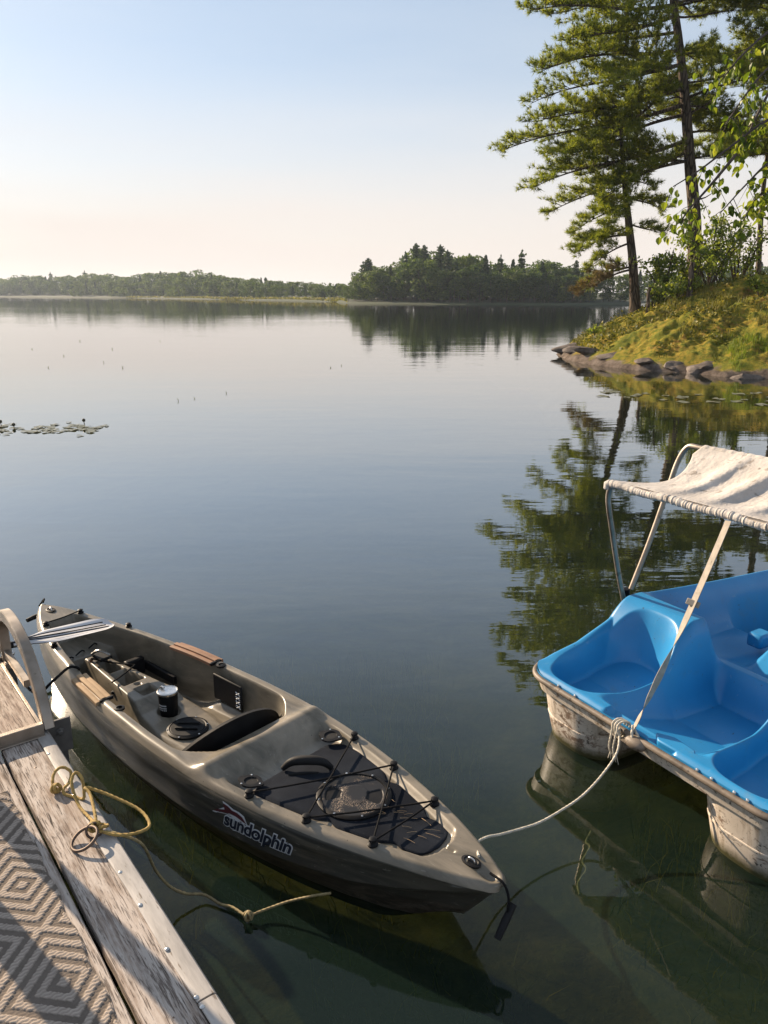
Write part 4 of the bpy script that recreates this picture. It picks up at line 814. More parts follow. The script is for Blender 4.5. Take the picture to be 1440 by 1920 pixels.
def deck_z(u, v):
    u = np.asarray(u, float); v = np.asarray(v, float); av = np.abs(v); w = HW(u); g = GZf(u)
    z = g - .026 * np.clip((av - (w - .026)) / .026, 0, 1.1) ** 2.2
    # raised paddle-park hump / gunwale rounding on the cockpit sides
    z = z + .008 * np.exp(-((av - (w - .035)) / .02) ** 2) * ss(.5, .7, u) * (1 - ss(1.7, 1.9, u))
    # cockpit
    ci = w - .056 - .10 * ss(1.60, 1.82, u) ** 2 - .0
    m = ss(.225, .262, u) * (1 - ss(1.752, 1.800, u + .10 * (v / .3) ** 2 * 0)) * (1 - ss(ci - .022, ci + .004, av))
    cw = np.interp(u, [.5, 1.0, 1.15, 1.3, 1.45, 1.6], [.040, .088, .112, .122, .105, .09]); ct = np.interp(u, [.5, 1.08, 1.15, 1.25, 1.31, 1.5, 1.62], [.188, .178, .142, .132, .120, .114, .092])
    fl = np.interp(u, [.2, .50, .56, 1.1, 1.25, 1.8], [.185, .18, .050, .050, .085, .088]); fl = fl + .03 * ss(ci - .07, ci - .03, av) * ss(1.15, 1.3, u)
    fl = fl - .03 * ss(1.33, 1.36, u) * (1 - ss(1.47, 1.5, u)) * ss(.13, .145, -v) * (1 - ss(.205, .22, -v))
    cm = (1 - ss(cw - .006, cw + .044, av)) * ss(.50, .53, u); top = ct
    tri1 = ss(.60, .625, u) * (1 - ss(.90, .92, u)) * (1 - ss(.018 + (u - .6) * .10, .026 + (u - .6) * .10, av)) * (1 - .85 * ((u > .735) & (u < .765)))
    slot = ss(.975, .985, u) * (1 - ss(1.055, 1.065, u)) * (1 - ss(.034, .041, av)); hole = 1 - ss(.010, .015, np.hypot(u - .945, v))
    cup = 1 - ss(.046, .052, np.hypot(u - 1.20, v)); top = top - .075 * tri1 - .05 * slot - .03 * hole - .022 * cup
    f = np.where(cm > 0, lerp(fl, np.maximum(top, fl), cm), fl); z = lerp(z, f, m)
    # rear deck well, scooped behind the cockpit lip
    si = w - .062; si = np.minimum(si, np.clip(1 - ((u - 2.60) / .165).clip(0, 1) ** 2.4, 0, 1) ** .5 * .135 + (1 - ss(2.45, 2.6, u)) * .3)
    ls = 1.920 + .35 * v ** 2; m2 = ss(ls, ls + .07, u) * (1 - ss(si - .016, si + .014, av)) * (u < 2.80)
    lipc = 1 - ss(si - .028, si + .034, av); m2 = np.where(u < 2.10, np.minimum(m2, lipc), m2)
    z = lerp(z, g - .021 - .020 * (1 - ss(2.0, 2.20, u)), m2)
    z = z + .030 * np.exp(-((u - 1.872) / .045) ** 2) * (1 - ss(w - .05, w - .005, av))
    # dimple round the near-end carrying handle
    z = z - .025 * np.exp(-(((u - 2.93) / .035) ** 2 + (v / .022) ** 2))
    return z
nu, nv = 460, 171; U = np.linspace(0, KL, nu); S = np.sin(np.linspace(-1, 1, nv) * math.pi / 2 * .86) / math.sin(math.pi / 2 * .86)
UU, SS = np.meshgrid(U, S, indexing='ij'); VV = SS * HW(UU); ZZ = deck_z(UU, VV)
def side_ring(u):
    w, g, s_ = HW(u), GZf(u), SZf(u); e = 1 - ss(0, .25, u) * (1 - ss(2.75, KL, u)); zb = -.10 + .16 * e
    k = np.clip(w / .25, .15, 1)
    return [(w + .004 * k, g - .030), (w + .006 * k, lerp(g, s_, .5)), (w + .006 * k, s_ + .014), (w + .013 * k, s_ + .005), (w + .013 * k, s_ - .005), (w - .004 * k, s_ - .012), (w * (.93 - .25 * e), s_ - .03), (w * (.84 - .25 * e), lerp(s_, zb, .5)), (w * .70, lerp(s_, zb, .85)), (w * .42, zb), (w * .14, zb - .012)]
nr = len(side_ring(1.)); Vr = []
def xsh(u, z): d_ = np.clip((.26 - z) / .36, 0, 1); return 1.49 + (u - 1.49) * (1 - np.where(u > 1.49, .17, .07) * d_ ** 1.15)
for i, u in enumerate(U):
    rg_ = side_ring(u); row = [(xsh(u, z), y, z) for (y, z) in rg_] + [(xsh(u, z), -y, z) for (y, z) in rg_[::-1]]
    deckrow = [(u, v, z) for v, z in zip(VV[i], ZZ[i])]      # from -hw (near side) to +hw (far side)
    Vr.append(deckrow + row)
n_row = nv + 2 * nr; Vr = np.array(Vr).reshape(-1, 3)
i, j = np.meshgrid(np.arange(nu - 1), np.arange(n_row), indexing='ij'); jn = (j + 1) % n_row
Fk = np.stack([i * n_row + j, (i + 1) * n_row + j, (i + 1) * n_row + jn, i * n_row + jn], -1).reshape(-1, 4)
nVr = len(Vr); c0 = Vr[:n_row].mean(0); c1 = Vr[-n_row:].mean(0); Vr = np.concatenate([Vr, [c0 + [-.004, 0, 0], c1 + [.004, 0, 0]]]); jj = np.arange(n_row)
T0 = np.stack([jj, (jj + 1) % n_row, np.full(n_row, nVr)], 1); T1 = np.stack([(nu - 1) * n_row + (jj + 1) % n_row, (nu - 1) * n_row + jj, np.full(n_row, nVr + 1)], 1)
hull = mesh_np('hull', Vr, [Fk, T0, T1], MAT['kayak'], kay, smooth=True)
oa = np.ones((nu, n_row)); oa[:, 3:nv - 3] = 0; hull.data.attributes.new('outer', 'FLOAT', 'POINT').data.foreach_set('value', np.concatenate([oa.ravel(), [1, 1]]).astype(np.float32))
def kz(u, v): return float(deck_z(u, v))
# dark foam pad in the rear well
nu2, nv2 = 90, 40; V = []
for u in np.linspace(2.035, 2.742, nu2):
    s1 = min(float(HW(u)) - .074, .124 * max(0, 1 - max(0, (u - 2.60) / .142) ** 2.4) ** .5 + .3 * (1 - float(ss(2.45, 2.6, u)))); s1 *= float(ss(1.99, 2.10, u)) ** .35
    s1 -= .020 * math.exp(-((u - 2.39) / .028) ** 2) + .018 * math.exp(-((u - 2.625) / .028) ** 2)
    for t in np.linspace(-1, 1, nv2): V.append((u, t * s1, float(GZf(u)) - .021 - .020 * (1 - float(ss(2.0, 2.20, u))) + (.0075 if 0 < abs(t) < .985 and 2.04 < u < 2.738 else .001)))
mesh_np('deck_pad', V, grid_faces(nu2, nv2), MAT['pad'], kay, smooth=True)
# big round hatch
hc = (2.365, -.004, float(GZf(2.36)) - .015)
hatch = MB().lathe([(.132, .0), (.133, .008), (.126, .012), (.118, .0125), (.116, .006)], hc, 48).build('hatch_ring', MAT['black'], kay)
nt2, nr2 = 72, 26; V = []; 
for k in range(nr2):
    rr = .1155 * k / (nr2 - 1)
    for q_ in range(nt2):
        th = 2 * math.pi * q_ / nt2; x, y = rr * math.cos(th), rr * math.sin(th); zz = .0085 + .002 * (rr < .055)
        a1 = (math.degrees(th) + 55) % 180
        if .050 < rr < .098 and 68 < a1 < 112: zz -= .016
        V.append((hc[0] + x, hc[1] + y, hc[2] + zz))
F = [(k * nt2 + q_, (k + 1) * nt2 + q_, (k + 1) * nt2 + (q_ + 1) % nt2, k * nt2 + (q_ + 1) % nt2) for k in range(nr2 - 1) for q_ in range(nt2)]
mesh_np('hatch_lid', V, np.array(F), MAT['hatch'], hatch, smooth=True)
for k in range(8): a = 2 * math.pi * k / 8 + .2; MB().lathe([(.004, 0), (.004, .0015), (.002, .002)], (hc[0] + .1245 * math.cos(a), hc[1] + .1245 * math.sin(a), hc[2] + .012), 8).build('screw', MAT['steel'], hatch)
# seat hatch
h2 = (1.365, -.015, .1185); o = MB().lathe([(.090, -.004), (.090, .007), (.080, .011), (.076, .0085)], h2, 40).build('small_hatch_ring', MAT['black'], kay)
mb = MB(); mb.lathe([(.0755, 0), (.0755, .008), (.072, .011), (.02, .012)], h2, 36); mb.build('small_hatch_lid', MAT['rubber'], o); mb = MB()
for sgn in (-1, 1): mb.box(-.05, .05, -.006, .006, .011, .021, Matrix.Translation(h2) @ Matrix.Rotation(R(40), 4, 'Z') @ Matrix.Translation((0, sgn * .022, 0)))
mb.build('grip', MAT['rubber'], o, bevel=.004)
for k in range(6): a = 2 * math.pi * k / 6; MB().lathe([(.004, 0), (.004, .0015), (.002, .002)], (h2[0] + .085 * math.cos(a), h2[1] + .085 * math.sin(a), h2[2] + .0095), 8).build('screw', MAT['steel'], o)
# flush rod holders
for (u, v) in ((2.040, -.200), (2.040, .200)):
    zc = float(GZf(u)) - .006; nrm = Matrix.Translation((u, v, zc)) @ Matrix.Rotation(R(5 if v > 0 else -5), 4, 'X')
    mb = MB(); ring = []; n = 30
    for k in range(n): th = 2 * math.pi * k / n; f = 1 + .28 * max(0, math.cos(2 * (th - .3))) ** 3; ring.append((.041 * f * math.cos(th), .041 * f * math.sin(th)))
    V = [(x, y, 0) for x, y in ring] + [(x * .96, y * .96, .006) for x, y in ring] + [(.026 * math.cos(2 * math.pi * k / n), .026 * math.sin(2 * math.pi * k / n), .0065) for k in range(n)] + [(.023 * math.cos(2 * math.pi * k / n), .023 * math.sin(2 * math.pi * k / n), .0005) for k in range(n)] + [(.022 * math.cos(2 * math.pi * k / n), .022 * math.sin(2 * math.pi * k / n), -.0) for k in range(n)]
    V = [nrm @ Vector(p) for p in V]; F = [(q_ * n + k, q_ * n + (k + 1) % n, (q_ + 1) * n + (k + 1) % n, (q_ + 1) * n + k) for q_ in range(4) for k in range(n)]
    mb.add(V, F); o = mb.build('rod_holder', MAT['black'], kay)
    mb = MB(); mb.lathe([(.0235, .0018), (.0002, .0017)], (0, 0, 0), 24, nrm); mb.build('socket', MAT['rubber'], o)
    for k in range(3): a = .3 + k * 2.1; MB().lathe([(.0035, 0), (.0035, .0015), (.002, .002)], nrm @ Vector((.038 * math.cos(a), .038 * math.sin(a), .0055)), 8).build('screw', MAT['steel'], o)
# bungee posts and cords
PF = [(2.105, -1), (2.35, -1), (2.592, -1)]; posts = {}
for s_, nm_ in ((1, 'f'), (-1, 'n')):
    for k, u in enumerate((2.125, 2.370, 2.612)):
        uu = u - (.020 if s_ < 0 else 0); v = s_ * (float(HW(uu)) - (.046 if s_ > 0 else .036)); zc = kz(uu, v); posts[nm_ + str(k)] = Vector((uu, v, zc + .013))
        MB().lathe([(.017, -.004), (.0175, .004), (.012, .008), (.010, .013), (.014, .017), (.013, .023), (.006, .026)], (uu, v, zc), 14).build('cord_post', MAT['black'], kay)
cz_ = float(GZf(2.3))
def cord(a, b, mid=None, r_=.0034, name='bungee_cord', mat='cord'):
    P = [a, (a + b) / 2 - Vector((0, 0, .004)) if mid is None else mid, b]; return MB().tube(spline(P, 8), r_, n=8, strands=4, twist=300, amp=.08).build(name, MAT[mat], kay)
hm = Vector((2.115, -.0, cz_ - .012))
cord(posts['n0'], posts['f1']); cord(posts['f0'], posts['n1']); cord(posts['n1'], posts['f2']); cord(posts['f1'], posts['n2']); cord(posts['n2'], posts['f2'])
# carrying handle held under the cords
o = MB().tube(spline([(2.045, -.055, cz_ - .02), (2.075, -.035, cz_ + .012), (2.12, .0, cz_ + .022), (2.165, .035, cz_ + .018), (2.19, .060, cz_ - .01)], 8), [.010 + .008 * math.sin(math.pi * k / 32) for k in range(33)], n=10).build('carry_handle', MAT['rubber'], kay)
MB().tube(spline([(2.09, -.065, cz_ - .025), (2.13, -.03, cz_ - .018), (2.17, .01, cz_ - .02)], 6), .011, n=8, squash=.5).build('handle_strap', MAT['rubber'], o)
# pad eyes at both ends, toggle
for (u, v) in ((2.865, .0), (.105, 0.)):
    zc = kz(u, v); mb = MB(); mb.lathe([(.030, -.002), (.030, .003), (.022, .005), (.018, .001)], (0, 0, 0), 24, Matrix.Translation((u, v, zc)) @ Matrix.Diagonal((1.15, .75, 1, 1))); o = mb.build('pad_eye', MAT['black'], kay)
    MB().tube(spline([(u - .014, v, zc), (u - .008, v, zc + .012), (u + .008, v, zc + .012), (u + .014, v, zc)], 6), .003, n=8).build('eye_bar', MAT['steel'], o)
tg = MB(); tg.tube(spline([(2.935, .0, .255), (2.985, -.004, .250), (3.008, -.008, .215), (3.008, -.01, .165)], 8), .004, n=8); o = tg.build('toggle_cord', MAT['cord'], kay); MB().tube([(3.005, -.055, .095), (3.008, -.02, .135), (3.01, .02, .175)], [.011, .013, .011], n=12).build('toggle_handle', MAT['rubber'], o)
tg = MB(); tg.tube(spline([(.0, .01, .33), (-.03, .03, .335), (-.035, .0, .30)], 6), .005, n=8); o = tg.build('toggle_cord', MAT['cord'], kay); MB().tube([(-.045, -.07, .235), (-.05, -.03, .240), (-.05, .02, .245)], [.011, .013, .011], n=12).build('toggle_handle', MAT['rubber'], o)
# far-end cord across the bow well with its two posts, and gunwale fittings
for u, v in ((.255, -.098), (.235, .100), (.56, .192), (.50, -.175)):
    zc = kz(u, v); MB().lathe([(.016, -.004), (.0165, .006), (.011, .010), (.014, .018), (.006, .022)], (u, v, zc), 12).build('cord_post', MAT['black'], kay)
cord(Vector((.255, -.098, kz(.255, -.098) + .014)), Vector((.235, .100, kz(.235, .1) + .014)))
# console cords
for a, b in (((.60, -.045, .212), (.80, .075, .200)), ((.80, .075, .200), (.87, -.088, .196)), ((.60, .03, .21), (.60, -.045, .212))): cord(Vector(a), Vector(b), r_=.004)
for (u, v) in ((.80, .075), (.87, -.088)): MB().lathe([(.010, -.003), (.010, .006), (.006, .010)], (u, v, kz(u, v)), 10).build('cord_post', MAT['black'], kay)
o = MB().box(.575, .665, -.030, .035, .206, .222, Matrix.Rotation(0, 4, 'Z')).build('cleat_base', MAT['black'], kay, bevel=.006); MB().tube(spline([(.58, -.03, .225), (.62, -.01, .250), (.67, .02, .232)], 6), .006, n=8).build('cleat_lever', MAT['steel'], o)
for k, (u, v) in enumerate(((.44, .0), (.41, .085), (.47, -.075))): MB().tube(spline([(u, v, .185), (u + .012, v - .02, .198), (u + .02, v - .055, .187)], 6), .004, n=7).build('deck_loop', MAT['black'], kay)
# hanging twist of cord on the console front
MB().tube(spline([(.585, -.035, .20), (.565, -.045, .15), (.56, -.05, .09), (.575, -.055, .06)], 10), .008, n=8, strands=3, twist=90).build('cord_twist', MAT['tan2'], kay)
# foot pegs
for sg in (1, -1):
    v = sg * (float(HW(.78)) - .075); rl = MB().box(.57, .98, v - .012, v + .008, .115, .160, Matrix.Rotation(sg * .06, 4, 'Z', ) if False else None); o = rl.build('foot_rail', MAT['black'], kay, bevel=.004)
    MB().box(.70, .735, v - sg * .085 - .03, v - sg * .015 + .0, .10, .19).build('foot_peg', MAT['black'], o, bevel=.008)
# paddle-rest pads on both gunwales
for sg, ua, ub, mt in ((-1, .865, 1.135, 'tan'), (1, .905, 1.20, 'tan2')):
    o = None
    for k in range(3):
        V = []; us_ = np.linspace(ua, ub, 16); off = (-.031, -.006, .019)[k]; wd_ = .0235; 
        for u in us_:
            bow = .004 * math.sin(math.pi * (u - ua) / (ub - ua))
            for t, zz in ((0, -.006), (0, .008), (.004, .011), (wd_ - .004, .011), (wd_, .008), (wd_, -.006)):
                vv = sg * (float(HW(u)) - .040 - off - t + wd_ * .5); zc = float(GZf(u)) + .004 + zz + bow - (.010 if k == 0 else .006 if k == 2 else 0) * (1 if True else 0); V.append((u, vv, zc))
        mb = MB(); mb.add(V, [tuple(int(q_) for q_ in f) for f in grid_faces(16, 6)]); mb.f.append(tuple(range(6))); mb.f.append(tuple(range(95, 89, -1))); p_ = mb.build('gunwale_pad', MAT[mt], kay)
        if k == 1: MB().box(ub - .004, ub + .012, sg * (float(HW(ub)) - .075), sg * (float(HW(ub)) - .015), float(GZf(ub)) - .002, float(GZf(ub)) + .012).build('pad_clip', MAT['black'], kay, bevel=.003)
for sg in (1, -1):
    u = 1.25; v = sg * (float(HW(u)) - .05); MB().lathe([(.022, -.004), (.022, .004), (.013, .006), (.012, -.002)], (u, v, kz(u, v) + .002), 18).build('gunwale_fitting', MAT['black'], kay)
# mesh pocket on the far cockpit wall
v = float(HW(1.34)) - .080; o = MB().box(1.23, 1.44, v - .012, v - .002, .12, .248).build('mesh_pocket', MAT['rubber'], kay, bevel=.005); lc = MB()
for k in range(4): lc.tube([(1.405, v - .014, .135 + .022 * k), (1.432, v - .016, .150 + .022 * k)], .0022, n=6); lc.tube([(1.432, v - .014, .135 + .022 * k), (1.405, v - .016, .150 + .022 * k)], .0022, n=6)
lc.build('lacing', MAT['letter_white'], o)
# seat back: curved shell
V = []; n1, n2 = 40, 14
def seat_pt(t, h, off): 
    v = lerp(-.245, .275, t); uc = 1.705 - 1.25 * (v - .02) ** 2 + .060 * h - off; top = .125 + .165 * math.sin(math.pi * min(1, t * 1.02 + .10)) ** .55 + .045 * t; return (uc, v, lerp(.082, top + .03, h))
for off in (0, .016):
    for a in range(n1):
        for b in range(n2): V.append(seat_pt(a / (n1 - 1), b / (n2 - 1), off))
fa = grid_faces(n1, n2); F = [tuple(int(x) for x in f) for f in fa] + [tuple(int(x) + n1 * n2 for x in f[::-1]) for f in fa]; N_ = n1 * n2
for a in range(n1 - 1): F.append((a * n2 + n2 - 1, (a + 1) * n2 + n2 - 1, N_ + (a + 1) * n2 + n2 - 1, N_ + a * n2 + n2 - 1))
for b in range(n2 - 1): F.append((b, b + 1, N_ + b + 1, N_ + b)); F.append(((n1 - 1) * n2 + b + 1, (n1 - 1) * n2 + b, N_ + (n1 - 1) * n2 + b, N_ + (n1 - 1) * n2 + b + 1))
sb = MB().add(V, F).build('seat_back', MAT['rubber'], kay)
for a in ((1.70, .225, .20), (1.66, -.19, .17)): MB().tube(spline([a, (a[0] + .05, a[1] * 1.12, a[2] - .02), (a[0] + .10, a[1] * 1.1, a[2] - .05)], 5), .008, n=6, squash=.3).build('seat_strap', MAT['cord'], sb)
# name lettering and leaping-fish badge on the near side
def side_map(u, h, off):
    w, g, s_ = HW(u), GZf(u), SZf(u); k = np.clip(w / .25, .15, 1); z = lerp(g - .030, s_ + .014, h); y = lerp(w + .004 * k, w + .006 * k, h) + off; return (float(xsh(u, z)), -float(y), float(z))
def text_on_hull(txt, off_, lift, mat, name, u0, h_base, scale, vs2):
    cu = bpy.data.curves.new(name, 'FONT'); cu.body = txt; cu.size = 1.; cu.offset = off_; cu.resolution_u = 6; cu.space_character = .96; to = bpy.data.objects.new(name, cu); COL.objects.link(to)
    me_ = bpy.data.meshes.new_from_object(to.evaluated_get(bpy.context.evaluated_depsgraph_get())); bpy.data.objects.remove(to); bm = bmesh.new(); bm.from_mesh(me_)
    bmesh.ops.triangulate(bm, faces=bm.faces)
    for it in range(2): bmesh.ops.subdivide_edges(bm, edges=[e for e in bm.edges if e.calc_length() > .12], cuts=1); bmesh.ops.triangulate(bm, faces=bm.faces)
    for v_ in bm.verts: v_.co = side_map(u0 + v_.co.x * scale, h_base - v_.co.y * vs2, lift)
    bm.to_mesh(me_); bm.free(); me_.materials.clear(); me_.materials.append(mat); return link(bpy.data.objects.new(name, me_), kay)
text_on_hull('sundolphin', .088, .0016, MAT['letter_white'], 'lettering_outline', 2.045, .86, .0735, .72); text_on_hull('sundolphin', .030, .0032, MAT['letter_navy'], 'lettering', 2.045, .86, .0735, .72)
def badge(poly, lift, mat, name):
    bm = bmesh.new(); vs3 = [bm.verts.new(side_map(u, h, lift)) for u, h in poly]; bm.faces.new(vs3); bmesh.ops.triangulate(bm, faces=bm.faces); me_ = bpy.data.meshes.new(name); bm.to_mesh(me_); bm.free(); me_.materials.append(mat); return link(bpy.data.objects.new(name, me_), kay)
fish = [(1.985, .56), (2.005, .42), (2.040, .30), (2.030, .08), (2.055, .12), (2.075, .20), (2.100, .20), (2.125, .27), (2.150, .46), (2.135, .44), (2.118, .40), (2.095, .36), (2.065, .36), (2.030, .42), (2.005, .52)]
cf = np.mean(fish, 0); badge([(cf[0] + (u - cf[0]) * 1.03 + np.sign(u - cf[0]) * .004, cf[1] + (h - cf[1]) * 1.0 + np.sign(h - cf[1]) * .06) for u, h in fish], .0014, MAT['letter_white'], 'badge_outline'); badge(fish, .0030, MAT['letter_red'], 'badge')

# insulated mug standing in the cup recess
def kw(u, v, z): c_, s_ = math.cos(KA), math.sin(KA); L_ = kay.location; return Vector((L_.x + u * c_ - v * s_, L_.y + u * s_ + v * c_, z))
zc = kz(1.20, 0); mug = empty('travel_mug', kw(1.20, 0, zc + .002)); tag(mug, 'black insulated mug with a clear lid in the kayak cup holder', 'mug')
MB().lathe([(.036, 0), (.039, .004), (.0425, .075), (.0435, .108), (.0435, .112)], (0, 0, 0), 32).build('cup', MAT['black'], mug)
MB().lathe([(.0440, .110), (.0465, .113), (.0465, .121), (.0430, .124), (.0405, .121)], (0, 0, 0), 32).build('rim', MAT['steel'], mug)
MB().lathe([(.0400, .118), (.0385, .1175), (.004, .119)], (0, 0, 0), 32).build('lid', MAT['galv'], mug); MB().tube([(-.035, .02, .124), (-.030, .018, .130), (-.018, .01, .128)], .006, n=8).build('lid_tab', MAT['steel'], mug)
pr = MB()
for k, zz in enumerate((.062, .050, .040)): 
    for a in np.linspace(3.9, 4.7, 7 - k): q_ = Vector((.0424 * math.cos(a - KA * 0), .0424 * math.sin(a), zz)); t_ = Vector((-math.sin(a), math.cos(a), 0)) * .0022; pr.add([q_ - t_, q_ + t_, q_ + t_ + Vector((0, 0, .006)), q_ - t_ + Vector((0, 0, .006))], [(0, 1, 2, 3)])
pr.build('print', MAT['letter_white'], mug)
nd = MB(); qn = np.random.default_rng(3)
for k in range(16):
    u, v, a = qn.uniform(2.46, 2.70), qn.uniform(-.07, .07), qn.uniform(-.5, 1.1); l = qn.uniform(.025, .06); zz = float(GZf(u)) - .0095; nd.tube([kw(u, v, zz), kw(u + l * .5 * math.cos(a), v + l * .5 * math.sin(a), zz + .002), kw(u + l * math.cos(a), v + l * math.sin(a), zz)], .0009, n=4)
o = nd.build('fallen_pine_needles', MAT['tan']); tag(o, 'dry pine needles lying on the dark kayak deck pad', 'needles', kind='stuff')
# paddle lying across the bow, shaft resting on the ladder
pd_tip = Vector((-1.372, 3.575, .352)); pd_root = Vector((-1.70, 3.24, .405)); ax = (pd_tip - pd_root).normalized(); sd_ = ax.cross(Vector((0, 0, 1))).normalized(); upv = sd_.cross(ax).normalized()
pad_o = empty('paddle', pd_root); tag(pad_o, 'pale ribbed paddle blade lying across the far end of the kayak', 'paddle'); Lb = (pd_tip - pd_root).length; V = []; n1, n2 = 30, 25
for s_ in (0, 1):
    for a in range(n1):
        t = a / (n1 - 1); w = .018 + .068 * float(ss(.0, .42, t)) * math.sqrt(max(.05, 1 - max(0, (t - .82) / .19) ** 2)); 
        for b in range(n2):
            q_ = -1 + 2 * b / (n2 - 1); rib = .006 * max(0, math.cos(q_ * math.pi * 2.5)) ** 2 * (1 - .6 * t) + .012 * (1 - t) ** 2 * (1 - q_ * q_); z_ = .020 * q_ * q_ * t + (rib if s_ else -rib * .4 - .003); p = ax * (t * Lb * 1.05 + .0 - .02 * abs(q_) * t) + sd_ * (q_ * w) + upv * z_; V.append(p)
fa = grid_faces(n1, n2); F = [tuple(int(x) for x in f[::-1]) for f in fa] + [tuple(int(x) + n1 * n2 for x in f) for f in fa]; MB().add(V, F).build('blade', MAT['white_plastic'], pad_o)
for q0 in (-.40, .0, .40):
    P = [ax * (t * Lb * .98) + sd_ * (q0 * (.018 + .068 * float(ss(0, .42, t)))) + upv * (.0075 + .012 * (1 - t) ** 2 * (1 - q0 * q0) + .020 * q0 * q0 * t) for t in np.linspace(.06, .97, 20)]; MB().tube(P, .0028, n=6, squash=1.).build('blade_stripe', MAT['black'], pad_o)
MB().tube([ax * .06, -ax * .3, -ax * 1.2], .0155, n=14).build('shaft', MAT['black'], pad_o)
# black tie line from the kayak to the ladder
tl = rope_mb([kw(.62, -.16, .20), (-1.405, 3.235, .285), (-1.434, 3.20, .312), (-1.47, 3.10, .295), (-1.525, 3.08, .25), (-1.60, 3.14, .235), (-1.68, 3.23, .26), (-1.76, 3.29, .33), (-1.80, 3.24, .37)], .0065); o = tl.build('tie_line', MAT['cord']); tag(o, 'black line running from the kayak cockpit to the ladder', 'rope')

# ------------------------------------------------------------------ PEDAL BOAT (local x forward from the near end, local y negative towards the camera; q = -y)
PA = math.atan2(.506, .863); PBO = Vector((.643, 3.197, 0)); WQ = 1.30; PL = 2.25
pb = empty('pedal_boat', PBO, PA); tag(pb, 'blue pedal boat with a grimy white hull and canvas canopy', 'pedal boat')
def pb_z(p, q):
    p = np.asarray(p, float); q = np.asarray(q, float); qm = np.minimum(q, WQ - q)
    rim = np.interp(p, [0, .12, .3, .48, .64, .78, 1.0, 1.3, 1.8, 2.1, 2.25], [.340, .348, .378, .442, .510, .532, .515, .495, .47, .42, .37])
    base = .336 + .0 * p
    z = lerp(base, rim, 1 - ss(.02, .12, qm)); z = np.where(p < .16, lerp(.338, z, ss(.05, .16, p)), z)
    # seat block with its back rest
    blk = .340 + .205 * ss(.36, .64, p) ; sm = (1 - ss(.375, .475, qm)) * (1 - ss(.70, .80, p)) * ss(.0, .03, p); z = lerp(z, np.maximum(z, blk), sm)
    # footwell between the two seats
    fm = ss(.405 - .03 * (1 - ss(.2, .6, p)), .515, qm) * ss(.05, .085, p) * (1 - ss(.70, .775, p)); floor = np.interp(p, [.06, .12, .42, .8], [.29, .268, .180, .172]); z = lerp(z, floor, fm)
    sill = ss(.47, .50, qm) * (1 - ss(.055, .07, p)); z = lerp(z, .312, sill)
    # bucket
    dp = (p - .315) / np.where(p < .315, .285, .275); dq = (qm - .228) / .178; rho = (np.abs(dp) ** 3.2 + np.abs(dq) ** 2.8) ** (1 / 3.); bm_ = 1 - ss(.78, 1.04, rho)
    bf = np.interp(p, [0, .1, .30, .38, .60], [.215, .212, .222, .245, .29]); z = lerp(z, bf, bm_ * (p < .66))
    # cabin in front: low floor, bench, middle console
    cm = ss(.80, .90, p) * (1 - ss(2.02, 2.14, p)) * ss(.060, .15, qm); fl = np.interp(p, [.8, 1.30, 1.42, 2.2], [.285, .270, .10, .12]); con = .37 * np.exp(-((p - 1.18) / .30) ** 4); 
    fl = lerp(fl, np.maximum(fl, .22 + .17 * np.exp(-((p - 1.1) / .22) ** 2)), ss(.45, .52, qm)); fl = np.where((qm < .45), fl - .05 * np.exp(-(((p - 1.03) / .13) ** 2 + ((qm - .30) / .11) ** 2)), fl); z = lerp(z, fl, cm)
    # rolled outer lip
    z = z - .016 * np.clip((.022 - qm) / .022, 0, 1) ** 2 - .016 * np.clip((.022 - p) / .022, 0, 1) ** 2
    return z
n1, n2 = 330, 261; Pp = np.concatenate([np.linspace(0, .9, 200), np.linspace(.91, PL, 130)]); rc = .13; V = np.zeros((n1, n2, 3))
for i, p in enumerate(Pp):
    e = min(p, PL - p); qi = rc - math.sqrt(max(0, rc * rc - max(0, rc - e) ** 2)); t = np.linspace(0, 1, n2); q_ = qi + t * (WQ - 2 * qi)
    bow = .035 * math.sin(math.pi * 0) ; xo = np.full(n2, p); V[i, :, 0] = xo; V[i, :, 1] = -q_; V[i, :, 2] = pb_z(p + 0 * q_, q_)
deck = mesh_np('deck', V.reshape(-1, 3), grid_faces(n1, n2)[:, ::-1], MAT['blue'], pb, smooth=True)
# perimeter outline
def outline(off, m=9):
    pts = []; rr = rc + off
    for cx, cy_, a0 in ((rc, rc, 180), (PL - rc, rc, 270), (PL - rc, WQ - rc, 0), (rc, WQ - rc, 90)):
        for k in range(m): a = R(a0 + 90 * k / (m - 1)); pts.append((cx + rr * math.cos(a), -(cy_ + rr * math.sin(a))))
    return pts
def rim_z(x, y): return float(np.interp(x, [0, .15, .3, .48, .64, .78, 1.0, 1.3, 1.8, 2.1, 2.25], [0, .0, .03, .085, .145, .165, .15, .13, .11, .06, .02]))
def densify(pts, step=.05):
    out = []
    for a, b in zip(pts, pts[1:] + pts[:1]):
        n = max(1, int(math.dist(a, b) / step))
        for k in range(n): out.append((a[0] + (b[0] - a[0]) * k / n, a[1] + (b[1] - a[1]) * k / n))
    return out
